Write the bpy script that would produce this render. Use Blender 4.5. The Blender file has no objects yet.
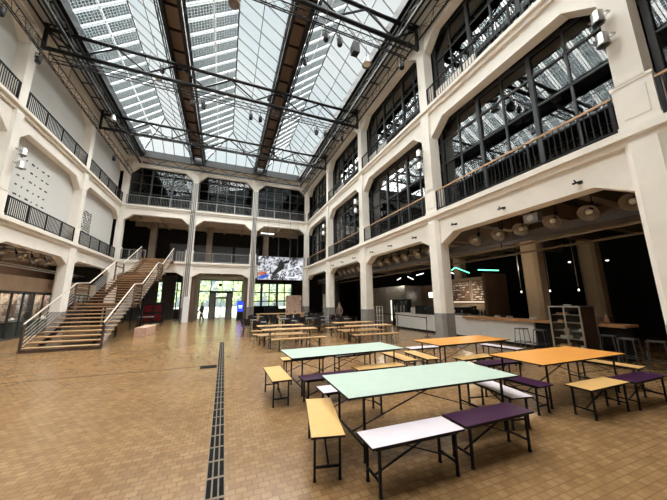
import bpy, bmesh, math, random
from mathutils import Vector, Matrix, Euler
random.seed(7)
S = bpy.context.scene
COL = S.collection
PI = math.pi
R = math.radians

# ------------------------------------------------------------------ materials
def nd(nt, t, **kw):
    n = nt.nodes.new(t)
    for k, v in kw.items():
        if k in n.inputs: n.inputs[k].default_value = v
        else: setattr(n, k, v)
    return n
def newmat(name):
    m = bpy.data.materials.new(name); m.use_nodes = True
    m.node_tree.nodes.clear()
    out = m.node_tree.nodes.new('ShaderNodeOutputMaterial')
    return m, m.node_tree, out
def c4(c): return (c[0], c[1], c[2], 1)
def pmat(name, col, rough=.6, metal=0, var=.12, scale=3.0, spec=.5, coord='Object', bump=0):
    m, nt, out = newmat(name)
    b = nd(nt, 'ShaderNodeBsdfPrincipled', Roughness=rough, Metallic=metal)
    b.inputs['Specular IOR Level'].default_value = spec
    tc = nd(nt, 'ShaderNodeTexCoord')
    n = nd(nt, 'ShaderNodeTexNoise', Scale=scale, Detail=5.0, Roughness=.6)
    nt.links.new(tc.outputs[coord], n.inputs['Vector'])
    r = nd(nt, 'ShaderNodeValToRGB')
    r.color_ramp.elements[0].position = .3; r.color_ramp.elements[1].position = .7
    r.color_ramp.elements[0].color = c4([max(0, x*(1-var)) for x in col])
    r.color_ramp.elements[1].color = c4([min(1, x*(1+var)) for x in col])
    nt.links.new(n.outputs['Fac'], r.inputs['Fac'])
    nt.links.new(r.outputs['Color'], b.inputs['Base Color'])
    if bump:
        bp = nd(nt, 'ShaderNodeBump', Strength=bump, Distance=.01)
        nt.links.new(n.outputs['Fac'], bp.inputs['Height']); nt.links.new(bp.outputs['Normal'], b.inputs['Normal'])
    nt.links.new(b.outputs['BSDF'], out.inputs['Surface'])
    return m
def emat(name, col, s):
    m, nt, out = newmat(name)
    e = nd(nt, 'ShaderNodeEmission', Strength=s); e.inputs['Color'].default_value = c4(col)
    nt.links.new(e.outputs[0], out.inputs[0]); return m
def glassmat(name, tint, base, k=.9, p=5.0, rough=.01):
    m, nt, out = newmat(name)
    t = nd(nt, 'ShaderNodeBsdfTransparent'); t.inputs['Color'].default_value = c4(tint)
    g = nd(nt, 'ShaderNodeBsdfGlossy', Roughness=rough); g.inputs['Color'].default_value = (1, 1, 1, 1)
    f = nd(nt, 'ShaderNodeLayerWeight', Blend=.5)
    pw = nd(nt, 'ShaderNodeMath', operation='POWER'); pw.inputs[1].default_value = p
    nt.links.new(f.outputs['Facing'], pw.inputs[0])
    mu = nd(nt, 'ShaderNodeMath', operation='MULTIPLY_ADD', use_clamp=True)
    mu.inputs[1].default_value = k; mu.inputs[2].default_value = base
    nt.links.new(pw.outputs[0], mu.inputs[0])
    mx = nd(nt, 'ShaderNodeMixShader')
    nt.links.new(mu.outputs[0], mx.inputs[0]); nt.links.new(t.outputs[0], mx.inputs[1]); nt.links.new(g.outputs[0], mx.inputs[2])
    nt.links.new(mx.outputs[0], out.inputs[0]); return m

M = {}
M['white'] = pmat('white_plaster', (.86, .815, .745), .75, var=.05, scale=1.3)
M['infill'] = pmat('infill_plaster', (.64, .635, .61), .8, var=.03, scale=.8)
M['beige'] = pmat('beige_plaster', (.60, .46, .31), .8, var=.08, scale=1.0)
M['plinth'] = pmat('grey_plinth_paint', (.27, .26, .25), .6, var=.15, scale=4)
M['black'] = pmat('black_steel', (.007, .007, .008), .55, var=.2, spec=.25)
M['truss'] = pmat('truss_steel', (.007, .008, .009), .5, var=.2, spec=.4)
M['winframe'] = pmat('window_steel', (.034, .037, .04), .5, var=.15)
M['greysteel'] = pmat('grey_steel', (.30, .30, .30), .4, .6, var=.15, scale=6)
M['silver'] = pmat('polished_aluminium', (.52, .52, .51), .28, .9, var=.08, scale=8)
M['chrome'] = pmat('brushed_steel', (.55, .55, .54), .35, .85, var=.1, scale=9)
M['lampmetal'] = pmat('worn_lamp_metal', (.42, .36, .29), .35, .7, var=.2, scale=9)
M['brownplate'] = pmat('girder_plate', (.24, .18, .145), .7, var=.1)
M['handwood'] = pmat('handrail_wood', (.50, .31, .17), .5, var=.2, scale=9)
M['tread'] = pmat('oak_tread', (.30, .17, .085), .5, var=.25, scale=7)
M['treadedge'] = pmat('oak_nosing', (.52, .35, .20), .5, var=.2, scale=7)
M['railwhite'] = pmat('pale_handrail', (.72, .66, .58), .4, var=.06)
M['rust'] = pmat('bronze_post', (.075, .048, .036), .5, var=.2)
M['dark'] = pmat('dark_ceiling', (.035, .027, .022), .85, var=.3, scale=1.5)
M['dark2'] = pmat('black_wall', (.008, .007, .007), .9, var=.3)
M['brown'] = pmat('brown_wall', (.12, .07, .045), .8, var=.2, scale=1.2)
M['tan'] = pmat('tan_fascia', (.27, .175, .105), .8, var=.15, scale=1.2)
M['soffit'] = pmat('grey_soffit_panel', (.50, .52, .52), .6, var=.08)
M['case_glass'] = glassmat('case_glass', (.93, .96, .95), .02)
M['concrete'] = pmat('dim_concrete', (.22, .165, .115), .85, var=.2, scale=1.2)
M['steelwall'] = pmat('kitchen_steel', (.35, .33, .29), .35, .7, var=.15, scale=2)
M['counter'] = pmat('white_counter', (.78, .76, .73), .5, var=.04)
M['barwood'] = pmat('bar_wood', (.55, .29, .13), .45, var=.25, scale=6)
M['beer'] = pmat('beer_table_wood', (.58, .36, .18), .45, var=.2, scale=5)
M['mint'] = pmat('mint_laminate', (.55, .68, .59), .38, var=.03, scale=5)
M['orange'] = pmat('orange_laminate', (.86, .37, .075), .38, var=.04, scale=5)
M['amber'] = pmat('amber_laminate', (.84, .51, .19), .35, var=.04, scale=5)
M['lilac'] = pmat('lilac_laminate', (.84, .76, .81), .35, var=.03, scale=5)
M['purple'] = pmat('purple_laminate', (.048, .010, .045), .4, var=.08, scale=5)
M['edge'] = pmat('black_edge', (.009, .008, .008), .55, var=.2, spec=.25)
M['chairblack'] = pmat('chair_plastic', (.010, .010, .013), .5, var=.2)
M['tabletop'] = pmat('grey_tabletop', (.16, .16, .17), .35, var=.06)
M['ply'] = pmat('pale_plywood', (.62, .42, .32), .6, var=.12, scale=6)
M['ink'] = pmat('black_ink', (.02, .02, .02), .8, var=.2)
M['stool'] = pmat('stool_steel', (.10, .095, .09), .45, .5, var=.15)
M['grille'] = pmat('grate_iron', (.012, .012, .012), .9, spec=.08, metal=0, var=.3, scale=20)
M['gratebar'] = pmat('grate_frame', (.20, .155, .11), .7, .0, var=.15, scale=12)
M['pale'] = pmat('white_paint', (.82, .82, .82), .5, var=.03)
M['vestibule'] = pmat('grey_vestibule_panel', (.26, .27, .27), .4, var=.1)
M['greybox'] = pmat('grey_felt', (.12, .12, .13), .8, var=.2)
M['redtext'] = emat('red_letters', (.85, .02, .02), .15)
M['blue'] = emat('blue_screen', (.03, .06, .85), 1.3)
M['screenwhite'] = emat('white_screen_text', (.7, .8, 1), 1.3)
M['ledgreen'] = emat('green_led', (.15, 1, .5), 2.2)
M['ledwhite'] = emat('white_led', (1, .97, .9), 2.0)
M['bulb'] = emat('lit_bulb', (1, .9, .72), 3.0)
M['warmstrip'] = emat('warm_strip', (1, .82, .58), 1.6)
M['fridgelight'] = emat('fridge_light', (.95, 1, .8), 1.0)
M['tanvase'] = pmat('terracotta', (.55, .28, .13), .6, var=.15)
M['ceramic'] = pmat('white_ceramic', (.70, .66, .60), .3, var=.04)
M['bottle'] = pmat('dark_bottle', (.02, .025, .03), .15, var=.3)
M['skin'] = pmat('skin', (.45, .27, .19), .6, var=.08)
M['hair'] = pmat('hair', (.03, .02, .015), .6, var=.2)
M['cloth_dark'] = pmat('dark_clothes', (.02, .02, .024), .85, var=.2)
M['cloth_white'] = pmat('white_shirt', (.70, .68, .64), .85, var=.08)
M['cloth_brown'] = pmat('brown_trousers', (.16, .10, .07), .85, var=.15)
M['foliage'] = pmat('leaves', (.50, .60, .32), .8, var=.5, scale=2.5)
M['bark'] = pmat('bark', (.12, .09, .06), .9, var=.3)
M['pave'] = pmat('outdoor_paving', (.30, .33, .24), .8, var=.1, scale=1)
M['glass'] = glassmat('dark_window_glass', (.50, .54, .55), .045, .5, 2.5)
M['clear'] = glassmat('clear_glass', (.93, .96, .95), .035)
def skyglass():
    m, nt, out = newmat('frosted_roof_glass')
    t = nd(nt, 'ShaderNodeBsdfTransparent'); t.inputs['Color'].default_value = (.95, .98, .98, 1)
    l = nd(nt, 'ShaderNodeBsdfTranslucent'); l.inputs['Color'].default_value = (.11, .12, .122, 1)
    x = nd(nt, 'ShaderNodeMixShader'); x.inputs[0].default_value = .3
    nt.links.new(t.outputs[0], x.inputs[1]); nt.links.new(l.outputs[0], x.inputs[2]); nt.links.new(x.outputs[0], out.inputs[0]); return m
M['sky_glass'] = skyglass()
M['casepanel'] = pmat('display_side', (.075, .045, .03), .4, var=.15)
M['greenpanel'] = pmat('dark_green_panel', (.045, .06, .05), .5, var=.25, scale=4)

def floor_mat():
    m, nt, out = newmat('woodblock_floor')
    b = nd(nt, 'ShaderNodeBsdfPrincipled')
    tc = nd(nt, 'ShaderNodeTexCoord')
    br = nd(nt, 'ShaderNodeTexBrick', Scale=1.0)
    br.inputs['Color1'].default_value = (.46, .28, .132, 1); br.inputs['Color2'].default_value = (.345, .198, .088, 1)
    br.inputs['Mortar'].default_value = (.285, .168, .078, 1)
    br.inputs['Mortar Size'].default_value = .006; br.inputs['Brick Width'].default_value = .112; br.inputs['Row Height'].default_value = .086
    nt.links.new(tc.outputs['Object'], br.inputs['Vector'])
    n = nd(nt, 'ShaderNodeTexNoise', Scale=.55, Detail=6.0, Roughness=.65)
    nt.links.new(tc.outputs['Object'], n.inputs['Vector'])
    n2 = nd(nt, 'ShaderNodeTexNoise', Scale=9.0, Detail=4.0)
    nt.links.new(tc.outputs['Object'], n2.inputs['Vector'])
    r = nd(nt, 'ShaderNodeValToRGB'); r.color_ramp.elements[0].position = .3; r.color_ramp.elements[1].position = .72
    r.color_ramp.elements[0].color = (.72, .70, .68, 1); r.color_ramp.elements[1].color = (1.0, 1.0, 1.0, 1)
    nt.links.new(n.outputs['Fac'], r.inputs['Fac'])
    r2 = nd(nt, 'ShaderNodeValToRGB'); r2.color_ramp.elements[0].position = .3; r2.color_ramp.elements[1].position = .7
    r2.color_ramp.elements[0].color = (.82, .80, .78, 1); r2.color_ramp.elements[1].color = (1, 1, 1, 1)
    nt.links.new(n2.outputs['Fac'], r2.inputs['Fac'])
    m1 = nd(nt, 'ShaderNodeMix', data_type='RGBA', blend_type='MULTIPLY'); m1.inputs[0].default_value = 1
    m2 = nd(nt, 'ShaderNodeMix', data_type='RGBA', blend_type='MULTIPLY'); m2.inputs[0].default_value = 1
    nt.links.new(br.outputs['Color'], m1.inputs[6]); nt.links.new(r.outputs['Color'], m1.inputs[7])
    nt.links.new(m1.outputs[2], m2.inputs[6]); nt.links.new(r2.outputs['Color'], m2.inputs[7])
    nt.links.new(m2.outputs[2], b.inputs['Base Color'])
    rr = nd(nt, 'ShaderNodeMapRange'); rr.inputs[3].default_value = .15; rr.inputs[4].default_value = .30
    nt.links.new(n2.outputs['Fac'], rr.inputs[0]); nt.links.new(rr.outputs[0], b.inputs['Roughness'])
    bp = nd(nt, 'ShaderNodeBump', Strength=.12, Distance=.003)
    nt.links.new(br.outputs['Fac'], bp.inputs['Height']); bp.invert = True
    nt.links.new(bp.outputs['Normal'], b.inputs['Normal'])
    nt.links.new(b.outputs[0], out.inputs[0]); return m
M['floor'] = floor_mat()

def solar_mat():
    # square solar cells laminated into glass: opaque cells, clear joints between them
    m, nt, out = newmat('solar_cell_glass')
    tc = nd(nt, 'ShaderNodeTexCoord'); sx = nd(nt, 'ShaderNodeSeparateXYZ')
    nt.links.new(tc.outputs['Object'], sx.inputs[0])
    fs = []
    for a in (0, 1):
        d = nd(nt, 'ShaderNodeMath', operation='DIVIDE'); d.inputs[1].default_value = .162
        nt.links.new(sx.outputs[a], d.inputs[0])
        f = nd(nt, 'ShaderNodeMath', operation='FRACT'); nt.links.new(d.outputs[0], f.inputs[0])
        s = nd(nt, 'ShaderNodeMath', operation='SUBTRACT'); s.inputs[1].default_value = .5; nt.links.new(f.outputs[0], s.inputs[0])
        ab = nd(nt, 'ShaderNodeMath', operation='ABSOLUTE'); nt.links.new(s.outputs[0], ab.inputs[0])
        fs.append(ab)
    mx = nd(nt, 'ShaderNodeMath', operation='MAXIMUM')
    nt.links.new(fs[0].outputs[0], mx.inputs[0]); nt.links.new(fs[1].outputs[0], mx.inputs[1])
    gt = nd(nt, 'ShaderNodeMath', operation='GREATER_THAN'); gt.inputs[1].default_value = .405
    nt.links.new(mx.outputs[0], gt.inputs[0])
    d = nd(nt, 'ShaderNodeBsdfPrincipled', Roughness=.4); d.inputs['Base Color'].default_value = (.34, .37, .38, 1)
    tl = nd(nt, 'ShaderNodeBsdfTranslucent'); tl.inputs['Color'].default_value = (.42, .47, .50, 1)
    am = nd(nt, 'ShaderNodeMixShader'); am.inputs[0].default_value = .02
    nt.links.new(d.outputs[0], am.inputs[1]); nt.links.new(tl.outputs[0], am.inputs[2])
    t = nd(nt, 'ShaderNodeBsdfTransparent'); t.inputs['Color'].default_value = (.85, .9, .92, 1)
    ms = nd(nt, 'ShaderNodeMixShader')
    nt.links.new(gt.outputs[0], ms.inputs[0]); nt.links.new(am.outputs[0], ms.inputs[1]); nt.links.new(t.outputs[0], ms.inputs[2])
    nt.links.new(ms.outputs[0], out.inputs[0]); return m
M['solar'] = solar_mat()

def photo_mat(name, scale, cols, emit=0.0, seed=0.0):
    # an abstract high-contrast collage of blotches
    m, nt, out = newmat(name)
    tc = nd(nt, 'ShaderNodeTexCoord')
    mp = nd(nt, 'ShaderNodeMapping'); mp.inputs['Location'].default_value = (seed, seed*.7, seed*.3)
    nt.links.new(tc.outputs['Object'], mp.inputs['Vector'])
    n = nd(nt, 'ShaderNodeTexNoise', Scale=scale, Detail=6.0, Roughness=.72, Distortion=1.4)
    nt.links.new(mp.outputs[0], n.inputs['Vector'])
    r = nd(nt, 'ShaderNodeValToRGB'); r.color_ramp.interpolation = 'LINEAR'
    e = r.color_ramp.elements
    e[0].position = .38; e[0].color = c4(cols[0]); e[1].position = .62; e[1].color = c4(cols[-1])
    for k, c in enumerate(cols[1:-1]):
        x = e.new(.38 + .24*(k+1)/(len(cols)-1)); x.color = c4(c)
    nt.links.new(n.outputs['Fac'], r.inputs['Fac'])
    if emit:
        s = nd(nt, 'ShaderNodeEmission', Strength=emit); nt.links.new(r.outputs[0], s.inputs[0])
    else:
        s = nd(nt, 'ShaderNodeBsdfPrincipled', Roughness=.6); nt.links.new(r.outputs[0], s.inputs['Base Color'])
    nt.links.new(s.outputs[0], out.inputs[0]); return m
M['screen'] = photo_mat('screen_collage', 1.9, [(.01, .01, .012), (.12, .12, .13), (.62, .63, .68), (.85, .86, .9)], .75)
M['screen_orange'] = photo_mat('screen_orange', 3, [(.35, .09, .05), (.6, .25, .16)], .8, 3)
M['screen_blue'] = photo_mat('screen_blue', 3, [(.02, .05, .32), (.06, .14, .6)], .8, 5)
M['poster_grey'] = photo_mat('grey_picture', 1.6, [(.03, .03, .03), (.3, .28, .26), (.6, .57, .54)], 0, 9)
M['poster_red'] = photo_mat('reddish_picture', 1.6, [(.5, .36, .27), (.62, .45, .36), (.30, .10, .07)], 0, 4)
M['exh1'] = photo_mat('exhibit_warm', 1.7, [(.07, .045, .03), (.28, .18, .13), (.58, .50, .42)], 0, 2)
M['exh2'] = photo_mat('exhibit_cool', 2.0, [(.05, .05, .06), (.24, .22, .22), (.6, .54, .5)], 0, 12)

# ------------------------------------------------------------------ mesh helper
class MB:
    def __init__(s, f=None): s.v = []; s.f = []; s.m = []; s.map = f
    def add(s, vs, fs, m=0):
        o = len(s.v)
        s.v += [Vector(s.map(*v)) if s.map else Vector(v) for v in vs]
        for f in fs: s.f.append([o+i for i in f]); s.m.append(m)
        return s
    def box(s, x0, x1, y0, y1, z0, z1, m=0):
        vs = [(x, y, z) for z in (z0, z1) for y in (y0, y1) for x in (x0, x1)]
        return s.add(vs, [(0,2,3,1),(4,5,7,6),(0,1,5,4),(2,6,7,3),(0,4,6,2),(1,3,7,5)], m)
    def bar(s, p, q, w, h, m=0, up=(0,0,1)):
        p = Vector(p); q = Vector(q); d = (q-p).normalized(); u = Vector(up)
        if abs(d.dot(u)) > .98: u = Vector((0,1,0))
        a = d.cross(u).normalized()*w/2; b = a.cross(d).normalized()*h/2
        vs = [p-a-b, p+a-b, p+a+b, p-a+b, q-a-b, q+a-b, q+a+b, q-a+b]
        return s.add([tuple(v) for v in vs], [(0,3,2,1),(4,5,6,7),(0,1,5,4),(1,2,6,5),(2,3,7,6),(3,0,4,7)], m)
    def tube(s, p, q, r, r2=None, n=8, m=0):
        p = Vector(p); q = Vector(q); d = (q-p).normalized(); r2 = r if r2 is None else r2
        u = Vector((0,0,1)) if abs(d.z) < .9 else Vector((1,0,0))
        a = d.cross(u).normalized(); b = d.cross(a)
        vs = []
        for c, rr in ((p, r), (q, r2)):
            for k in range(n):
                t = 2*PI*k/n; vs.append(tuple(c+(a*math.cos(t)+b*math.sin(t))*rr))
        fs = [(k, (k+1) % n, n+(k+1) % n, n+k) for k in range(n)] + [tuple(range(n))[::-1], tuple(range(n, 2*n))]
        return s.add(vs, fs, m)
    def path(s, pts, r, n=6, m=0):
        for a, b in zip(pts, pts[1:]): s.tube(a, b, r, n=n, m=m)
        return s
    def prism(s, poly, a, b, axis='x', m=0):
        n = len(poly)
        def pt(t, u, v): return (t, u, v) if axis == 'x' else ((u, t, v) if axis == 'y' else (u, v, t))
        vs = [pt(a, *p) for p in poly] + [pt(b, *p) for p in poly]
        fs = [tuple(range(n))[::-1], tuple(range(n, 2*n))] + [(k, (k+1) % n, n+(k+1) % n, n+k) for k in range(n)]
        return s.add(vs, fs, m)
    def lathe(s, prof, c=(0,0,0), n=16, m=0, mat=None, closed=True):
        vs = []
        for r, z in prof:
            for k in range(n):
                t = 2*PI*k/n; v = Vector((r*math.cos(t), r*math.sin(t), z))
                if mat: v = mat @ v
                vs.append(tuple(v+Vector(c)))
        fs = []
        for i in range(len(prof)-1):
            for k in range(n): fs.append((i*n+k, i*n+(k+1) % n, (i+1)*n+(k+1) % n, (i+1)*n+k))
        if closed:
            fs.append(tuple(range(n))[::-1]); fs.append(tuple(range((len(prof)-1)*n, len(prof)*n)))
        return s.add(vs, fs, m)
    def mesh(s, name, mats, smooth=False, org=(0,0,0)):
        me = bpy.data.meshes.new(name); o = Vector(org)
        me.from_pydata([tuple(v-o) for v in s.v], [], s.f)
        for m in (mats if isinstance(mats, (list, tuple)) else [mats]): me.materials.append(M[m])
        for p, k in zip(me.polygons, s.m): p.material_index = k; p.use_smooth = smooth
        b = bmesh.new(); b.from_mesh(me); bmesh.ops.recalc_face_normals(b, faces=b.faces); b.to_mesh(me); b.free()
        return me
    def build(s, name, mats, parent=None, org=(0,0,0), smooth=False, bevel=0, loc=None):
        ob = bpy.data.objects.new(name, s.mesh(name, mats, smooth, org)); COL.objects.link(ob)
        if parent: ob.parent = parent
        elif loc is not None: ob.location = loc
        else: ob.location = org
        if bevel:
            bv = ob.modifiers.new('edge', 'BEVEL'); bv.width = bevel; bv.segments = 2; bv.limit_method = 'ANGLE'
        return ob
def tag(o, label=None, cat=None, group=None, kind=None):
    if label: o['label'] = label
    if cat: o['category'] = cat
    if group: o['group'] = group
    if kind: o['kind'] = kind
    return o
def empty(name, loc=(0,0,0), rz=0):
    o = bpy.data.objects.new(name, None); COL.objects.link(o); o.location = loc; o.rotation_euler = (0,0,rz)
    o.empty_display_size = .2; return o
def thing(name, label, cat, loc=(0,0,0), rz=0, group=None, kind=None):
    return tag(empty(name, loc, rz), label, cat, group, kind)
def kid(o, parent, loc=(0,0,0), rot=(0,0,0)):
    c = o.copy(); COL.objects.link(c); c.parent = parent; c.location = loc; c.rotation_euler = rot; return c
def copy_tree(o, parent=None):
    c = o.copy(); COL.objects.link(c); c.parent = parent
    for ch in list(o.children): copy_tree(ch, c)
    return c
def dup(o, loc, rz=0, label=None, group=None, used=set()):
    if o.name not in used: used.add(o.name); c = o
    else: c = copy_tree(o)
    c.location = loc; c.rotation_euler = (0, 0, rz)
    if label: c['label'] = label
    if group: c['group'] = group
    return c

# ------------------------------------------------------------------ main sizes (metres)
XR, XL, YF = 8.6, -9.45, 29.5
ROWS = [-4.45, 2.48, 9.2, 15.95, 22.7, 29.5]           # column rows along the hall, bar side
LROWS = [-4.6, 2.2, 9.0, 15.7, 22.4, 29.5]             # and stair side
FARX = [XL, -3.43, 2.56, XR]                            # columns of the entrance wall
Z1, Z2, ZT = 5.70, 10.95, 15.8
BACK = -6.0
right = lambda u, d, z: (XR+d, u, z)
left = lambda u, d, z: (XL-d, u, z)
far = lambda u, d, z: (u, YF+d, z)

# floor
tag(MB().box(-16, 20, BACK, 36.2, -.2, 0).build('floor', 'floor'), 'worn brown woodblock floor of the hall', 'floor', kind='structure')
# drain
fd = thing('floor_drain', 'long dark slotted drain grate running along the woodblock floor', 'drain', (.04, 0, 0))
mb = MB().box(-.10, .085, -1.5, 14.3, 0, .004)
mb.build('drain_frame', 'gratebar', fd)
for k, x in enumerate((-.088, -.028, .032)):
    g = MB()
    y = -1.5
    while y < 14.2:
        g.box(x, x+.044, y+.02, y+.315, .004, .006); y += .335
    g.build('grate_slot', 'grille', fd)
tag(MB().box(-.52, -.08, 8.88, 9.26, 0, .006).build('drain_cover', 'grille'), 'flat grey metal cover plate beside the long drain', 'cover plate')
tag(MB().box(-9.2, -.5, 9.2, 9.235, 0, .003).build('floor_channel', 'grille'), 'thin dark floor channel running from the cover plate to the stair side', 'floor channel')
tag(MB().box(.13, 1.4, 14.38, 14.43, 0, .003).build('floor_channel', 'grille'), 'short thin dark floor channel at the far end of the drain', 'floor channel')

# ------------------------------------------------------------------ facades
def lintel(mb, u0, u1, zt, zb, zc, ch, d0, d1, m=0):
    mb.add([(u, d, z) for d in (d0, d1) for (u, z) in [(u0, zt), (u0, zc), (u0+ch, zb), (u1-ch, zb), (u1, zc), (u1, zt)]],
           [(0,1,2,3,4,5), (11,10,9,8,7,6), (0,6,7,1), (1,7,8,2), (2,8,9,3), (3,9,10,4), (4,10,11,5), (5,11,6,0)], m)
def facade(f, rows, ground=True):
    mb = MB(f); a, b = rows[0], rows[-1]
    def bx(u0, u1, d0, d1, z0, z1, m=0): mb.box(u0, u1, d0, d1, z0, z1, m)
    bx(a, b, -.22, .5, 5.52, 5.70); bx(a, b, -.10, .5, 5.36, 5.52)
    bx(a, b, -.20, .5, 10.80, 10.95); bx(a, b, -.10, .5, 10.62, 10.80)
    bx(a, b, -.06, .6, 15.35, ZT)
    for u0, u1 in zip(rows, rows[1:]):
        lintel(mb, u0+.3, u1-.3, 5.36, 4.66, 4.25, .75, 0, .45, 0)
        lintel(mb, u0+.22, u1-.22, 10.62, 10.05, 9.35, .8, 0, .4)
        lintel(mb, u0+.22, u1-.22, 15.4, 14.9, 14.1, .8, 0, .4)
    return mb
tag(facade(right, ROWS).build('wall_right', ['white', 'beige']), 'cream balcony facade above the bar counter', 'wall', kind='structure')
tag(facade(left, LROWS).build('wall_left', ['white', 'beige']), 'cream balcony facade beside the wooden stair', 'wall', kind='structure')
tag(facade(far, FARX).build('wall_far', ['white', 'beige']), 'cream balcony facade above the glass entrance', 'wall', kind='structure')
tag(MB().box(-16, 20, BACK-.3, BACK, 0, 16.5).build('wall_back', 'white'), 'plain white wall closing the hall opposite the entrance', 'wall', kind='structure')

def octo(cx, cy, r, c):
    return [(cx-r, cy-r+c), (cx-r+c, cy-r), (cx+r-c, cy-r), (cx+r, cy-r+c), (cx+r, cy+r-c), (cx+r-c, cy+r), (cx-r+c, cy+r), (cx-r, cy+r-c)]
def column(f, u, label, pipes=0, base=.34, low=0):
    x, y, _ = f(u, .16, 0)
    o = thing('column', label, 'column', (x, y, 0), kind='structure')
    MB().prism(octo(0, 0, base, .12), 1.32, 5.36, 'z').build('shaft', 'white', o)
    MB().prism(octo(0, 0, base+.004, .12), 0, 1.32, 'z').build('plinth', 'plinth', o)
    g = MB(lambda a, b, c: tuple(Vector(f(u+a, b-.0, c))-Vector((x, y, 0))))
    g.box(-.34, .34, -.12, .4, 5.70, 6.85); g.box(-.25, .25, -.14, .4, 6.85, 10.62)
    g.box(-.36, .36, -.14, -.11, 6.80, 6.87); g.box(-.36, .36, -.14, -.11, 5.70, 5.82)
    g.box(-.22, .22, -.135, -.11, 5.95, 6.65)
    g.box(-.25, .25, -.10, .4, 10.95, 15.2); g.box(-.30, .30, -.18, .4, 15.0, 15.2)
    g.build('pilaster', 'white', o)
    if pipes:
        p = MB()
        for k in range(3): p.tube((-.16+.15*k, -.43, .0), (-.16+.15*k, -.43, 13.8), .045, n=8)
        p.build('pipe', 'greysteel', o)
    return o
for u, w in zip(ROWS[:-1], ['hidden behind the camera', 'big cream column beside the glass display case', 'cream column standing in front of the white bar counter', 'cream column next to the wooden beer tables', 'cream column standing among the black cafe chairs']):
    if u > 0: column(right, u, w)
for u, w in zip(LROWS[2:-1], ['cream column of the stair side facade beyond the frame edge', 'cream column with two spotlights above the glazed exhibition', 'cream column standing directly behind the wooden stair']):
    column(left, u, w)
column(far, FARX[1], 'cream column with grey pipes between stair and glass entrance', 1)
column(far, FARX[2], 'cream column with grey pipes between entrance and hanging screen', 1)
column(far, FARX[0]+.1, 'cream corner column where stair side and entrance facades meet')
column(far, FARX[3]-.1, 'cream corner column behind the hanging screen')

# floor slabs of the galleries and outer shell
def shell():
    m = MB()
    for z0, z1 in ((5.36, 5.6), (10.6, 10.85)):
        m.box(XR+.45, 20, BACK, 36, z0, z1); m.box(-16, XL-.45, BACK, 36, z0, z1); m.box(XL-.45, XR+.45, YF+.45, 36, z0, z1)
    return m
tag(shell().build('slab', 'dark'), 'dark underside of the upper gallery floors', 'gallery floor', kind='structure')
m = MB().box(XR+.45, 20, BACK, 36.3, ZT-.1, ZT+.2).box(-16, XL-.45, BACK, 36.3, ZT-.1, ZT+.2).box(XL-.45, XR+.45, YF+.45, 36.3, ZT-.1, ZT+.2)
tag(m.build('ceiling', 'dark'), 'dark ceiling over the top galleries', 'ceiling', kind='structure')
tag(MB().box(19.7, 20, BACK, 36, 0, 16).build('wall_right_outer', 'dark2'), 'black outer wall behind the bar', 'wall', kind='structure')
tag(MB().box(-16.3, -16, BACK, 36, 0, 16).build('wall_left_outer', 'brown'), 'brown outer wall behind the exhibition', 'wall', kind='structure')
m = MB()
m.box(-16.3, -9.6, 36, 36.3, 0, 5.4); m.box(-9.6, -2.9, 36, 36.3, 0, 1.0); m.box(-9.6, -2.9, 36, 36.3, 4.2, 5.4)
m.box(-2.9, 2.0, 36, 36.3, 4.4, 5.4); m.box(8.4, 20, 36, 36.3, 0, 5.4); m.box(2.0, 8.4, 36, 36.3, 0, .9); m.box(2.0, 8.4, 36, 36.3, 4.2, 5.4)
m.box(-16.3, 20, 36, 36.3, 5.4, 16)
tag(m.build('wall_far_outer', 'dark'), 'dark outer wall with entrance and window openings', 'wall', kind='structure')

# ceiling beams of the galleries
for f, rows, side in ((right, ROWS, 'bar side'), (left, LROWS, 'stair side')):
    g = MB(f)
    for u0, u1 in zip(rows, rows[1:]):
        for k in range(4): 
            c = u0+(u1-u0)*k/4
            g.box(c-.14, c+.14, .45, 9.0 if side == 'bar side' else 5.5, 4.75 if k else 4.5, 5.36)
            g.box(c-.12, c+.12, .6, 6.0 if side == 'bar side' else 5.5, 10.2, 10.6)
    g.box(rows[0], rows[-1], 4.6, 5.0, 4.55, 5.36)
    tag(g.build('beam', 'concrete'), 'concrete ribs under the gallery floor on the ' + side, 'beam', kind='structure')
g = MB(far)
for k in range(9):
    c = XL+1+k*2
    g.box(c-.12, c+.12, .45, 6, 4.9, 5.36); g.box(c-.12, c+.12, .45, 6, 10.15, 10.6)
g.box(XL, XR, 2.4, 2.7, 10.05, 10.6); g.box(XL, XR, 4.6, 4.9, 10.05, 10.6)
tag(g.build('beam', 'beige'), 'concrete ribs under the gallery floors over the entrance', 'beam', kind='structure')

# white infill walls on the stair side
for n, (u0, u1) in enumerate(zip(LROWS, LROWS[1:])):
    for z0, z1, nm in ((5.70, 10.06, 'lower'), (10.95, 14.95, 'upper')):
        m = MB(left).box(u0+.2, u1-.2, .38, .5, z0, z1)
        tag(m.build('wall_left_panel', 'infill'), f'white infill wall panel in {nm} stair side opening {n+1}', 'wall', kind='structure')

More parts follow.
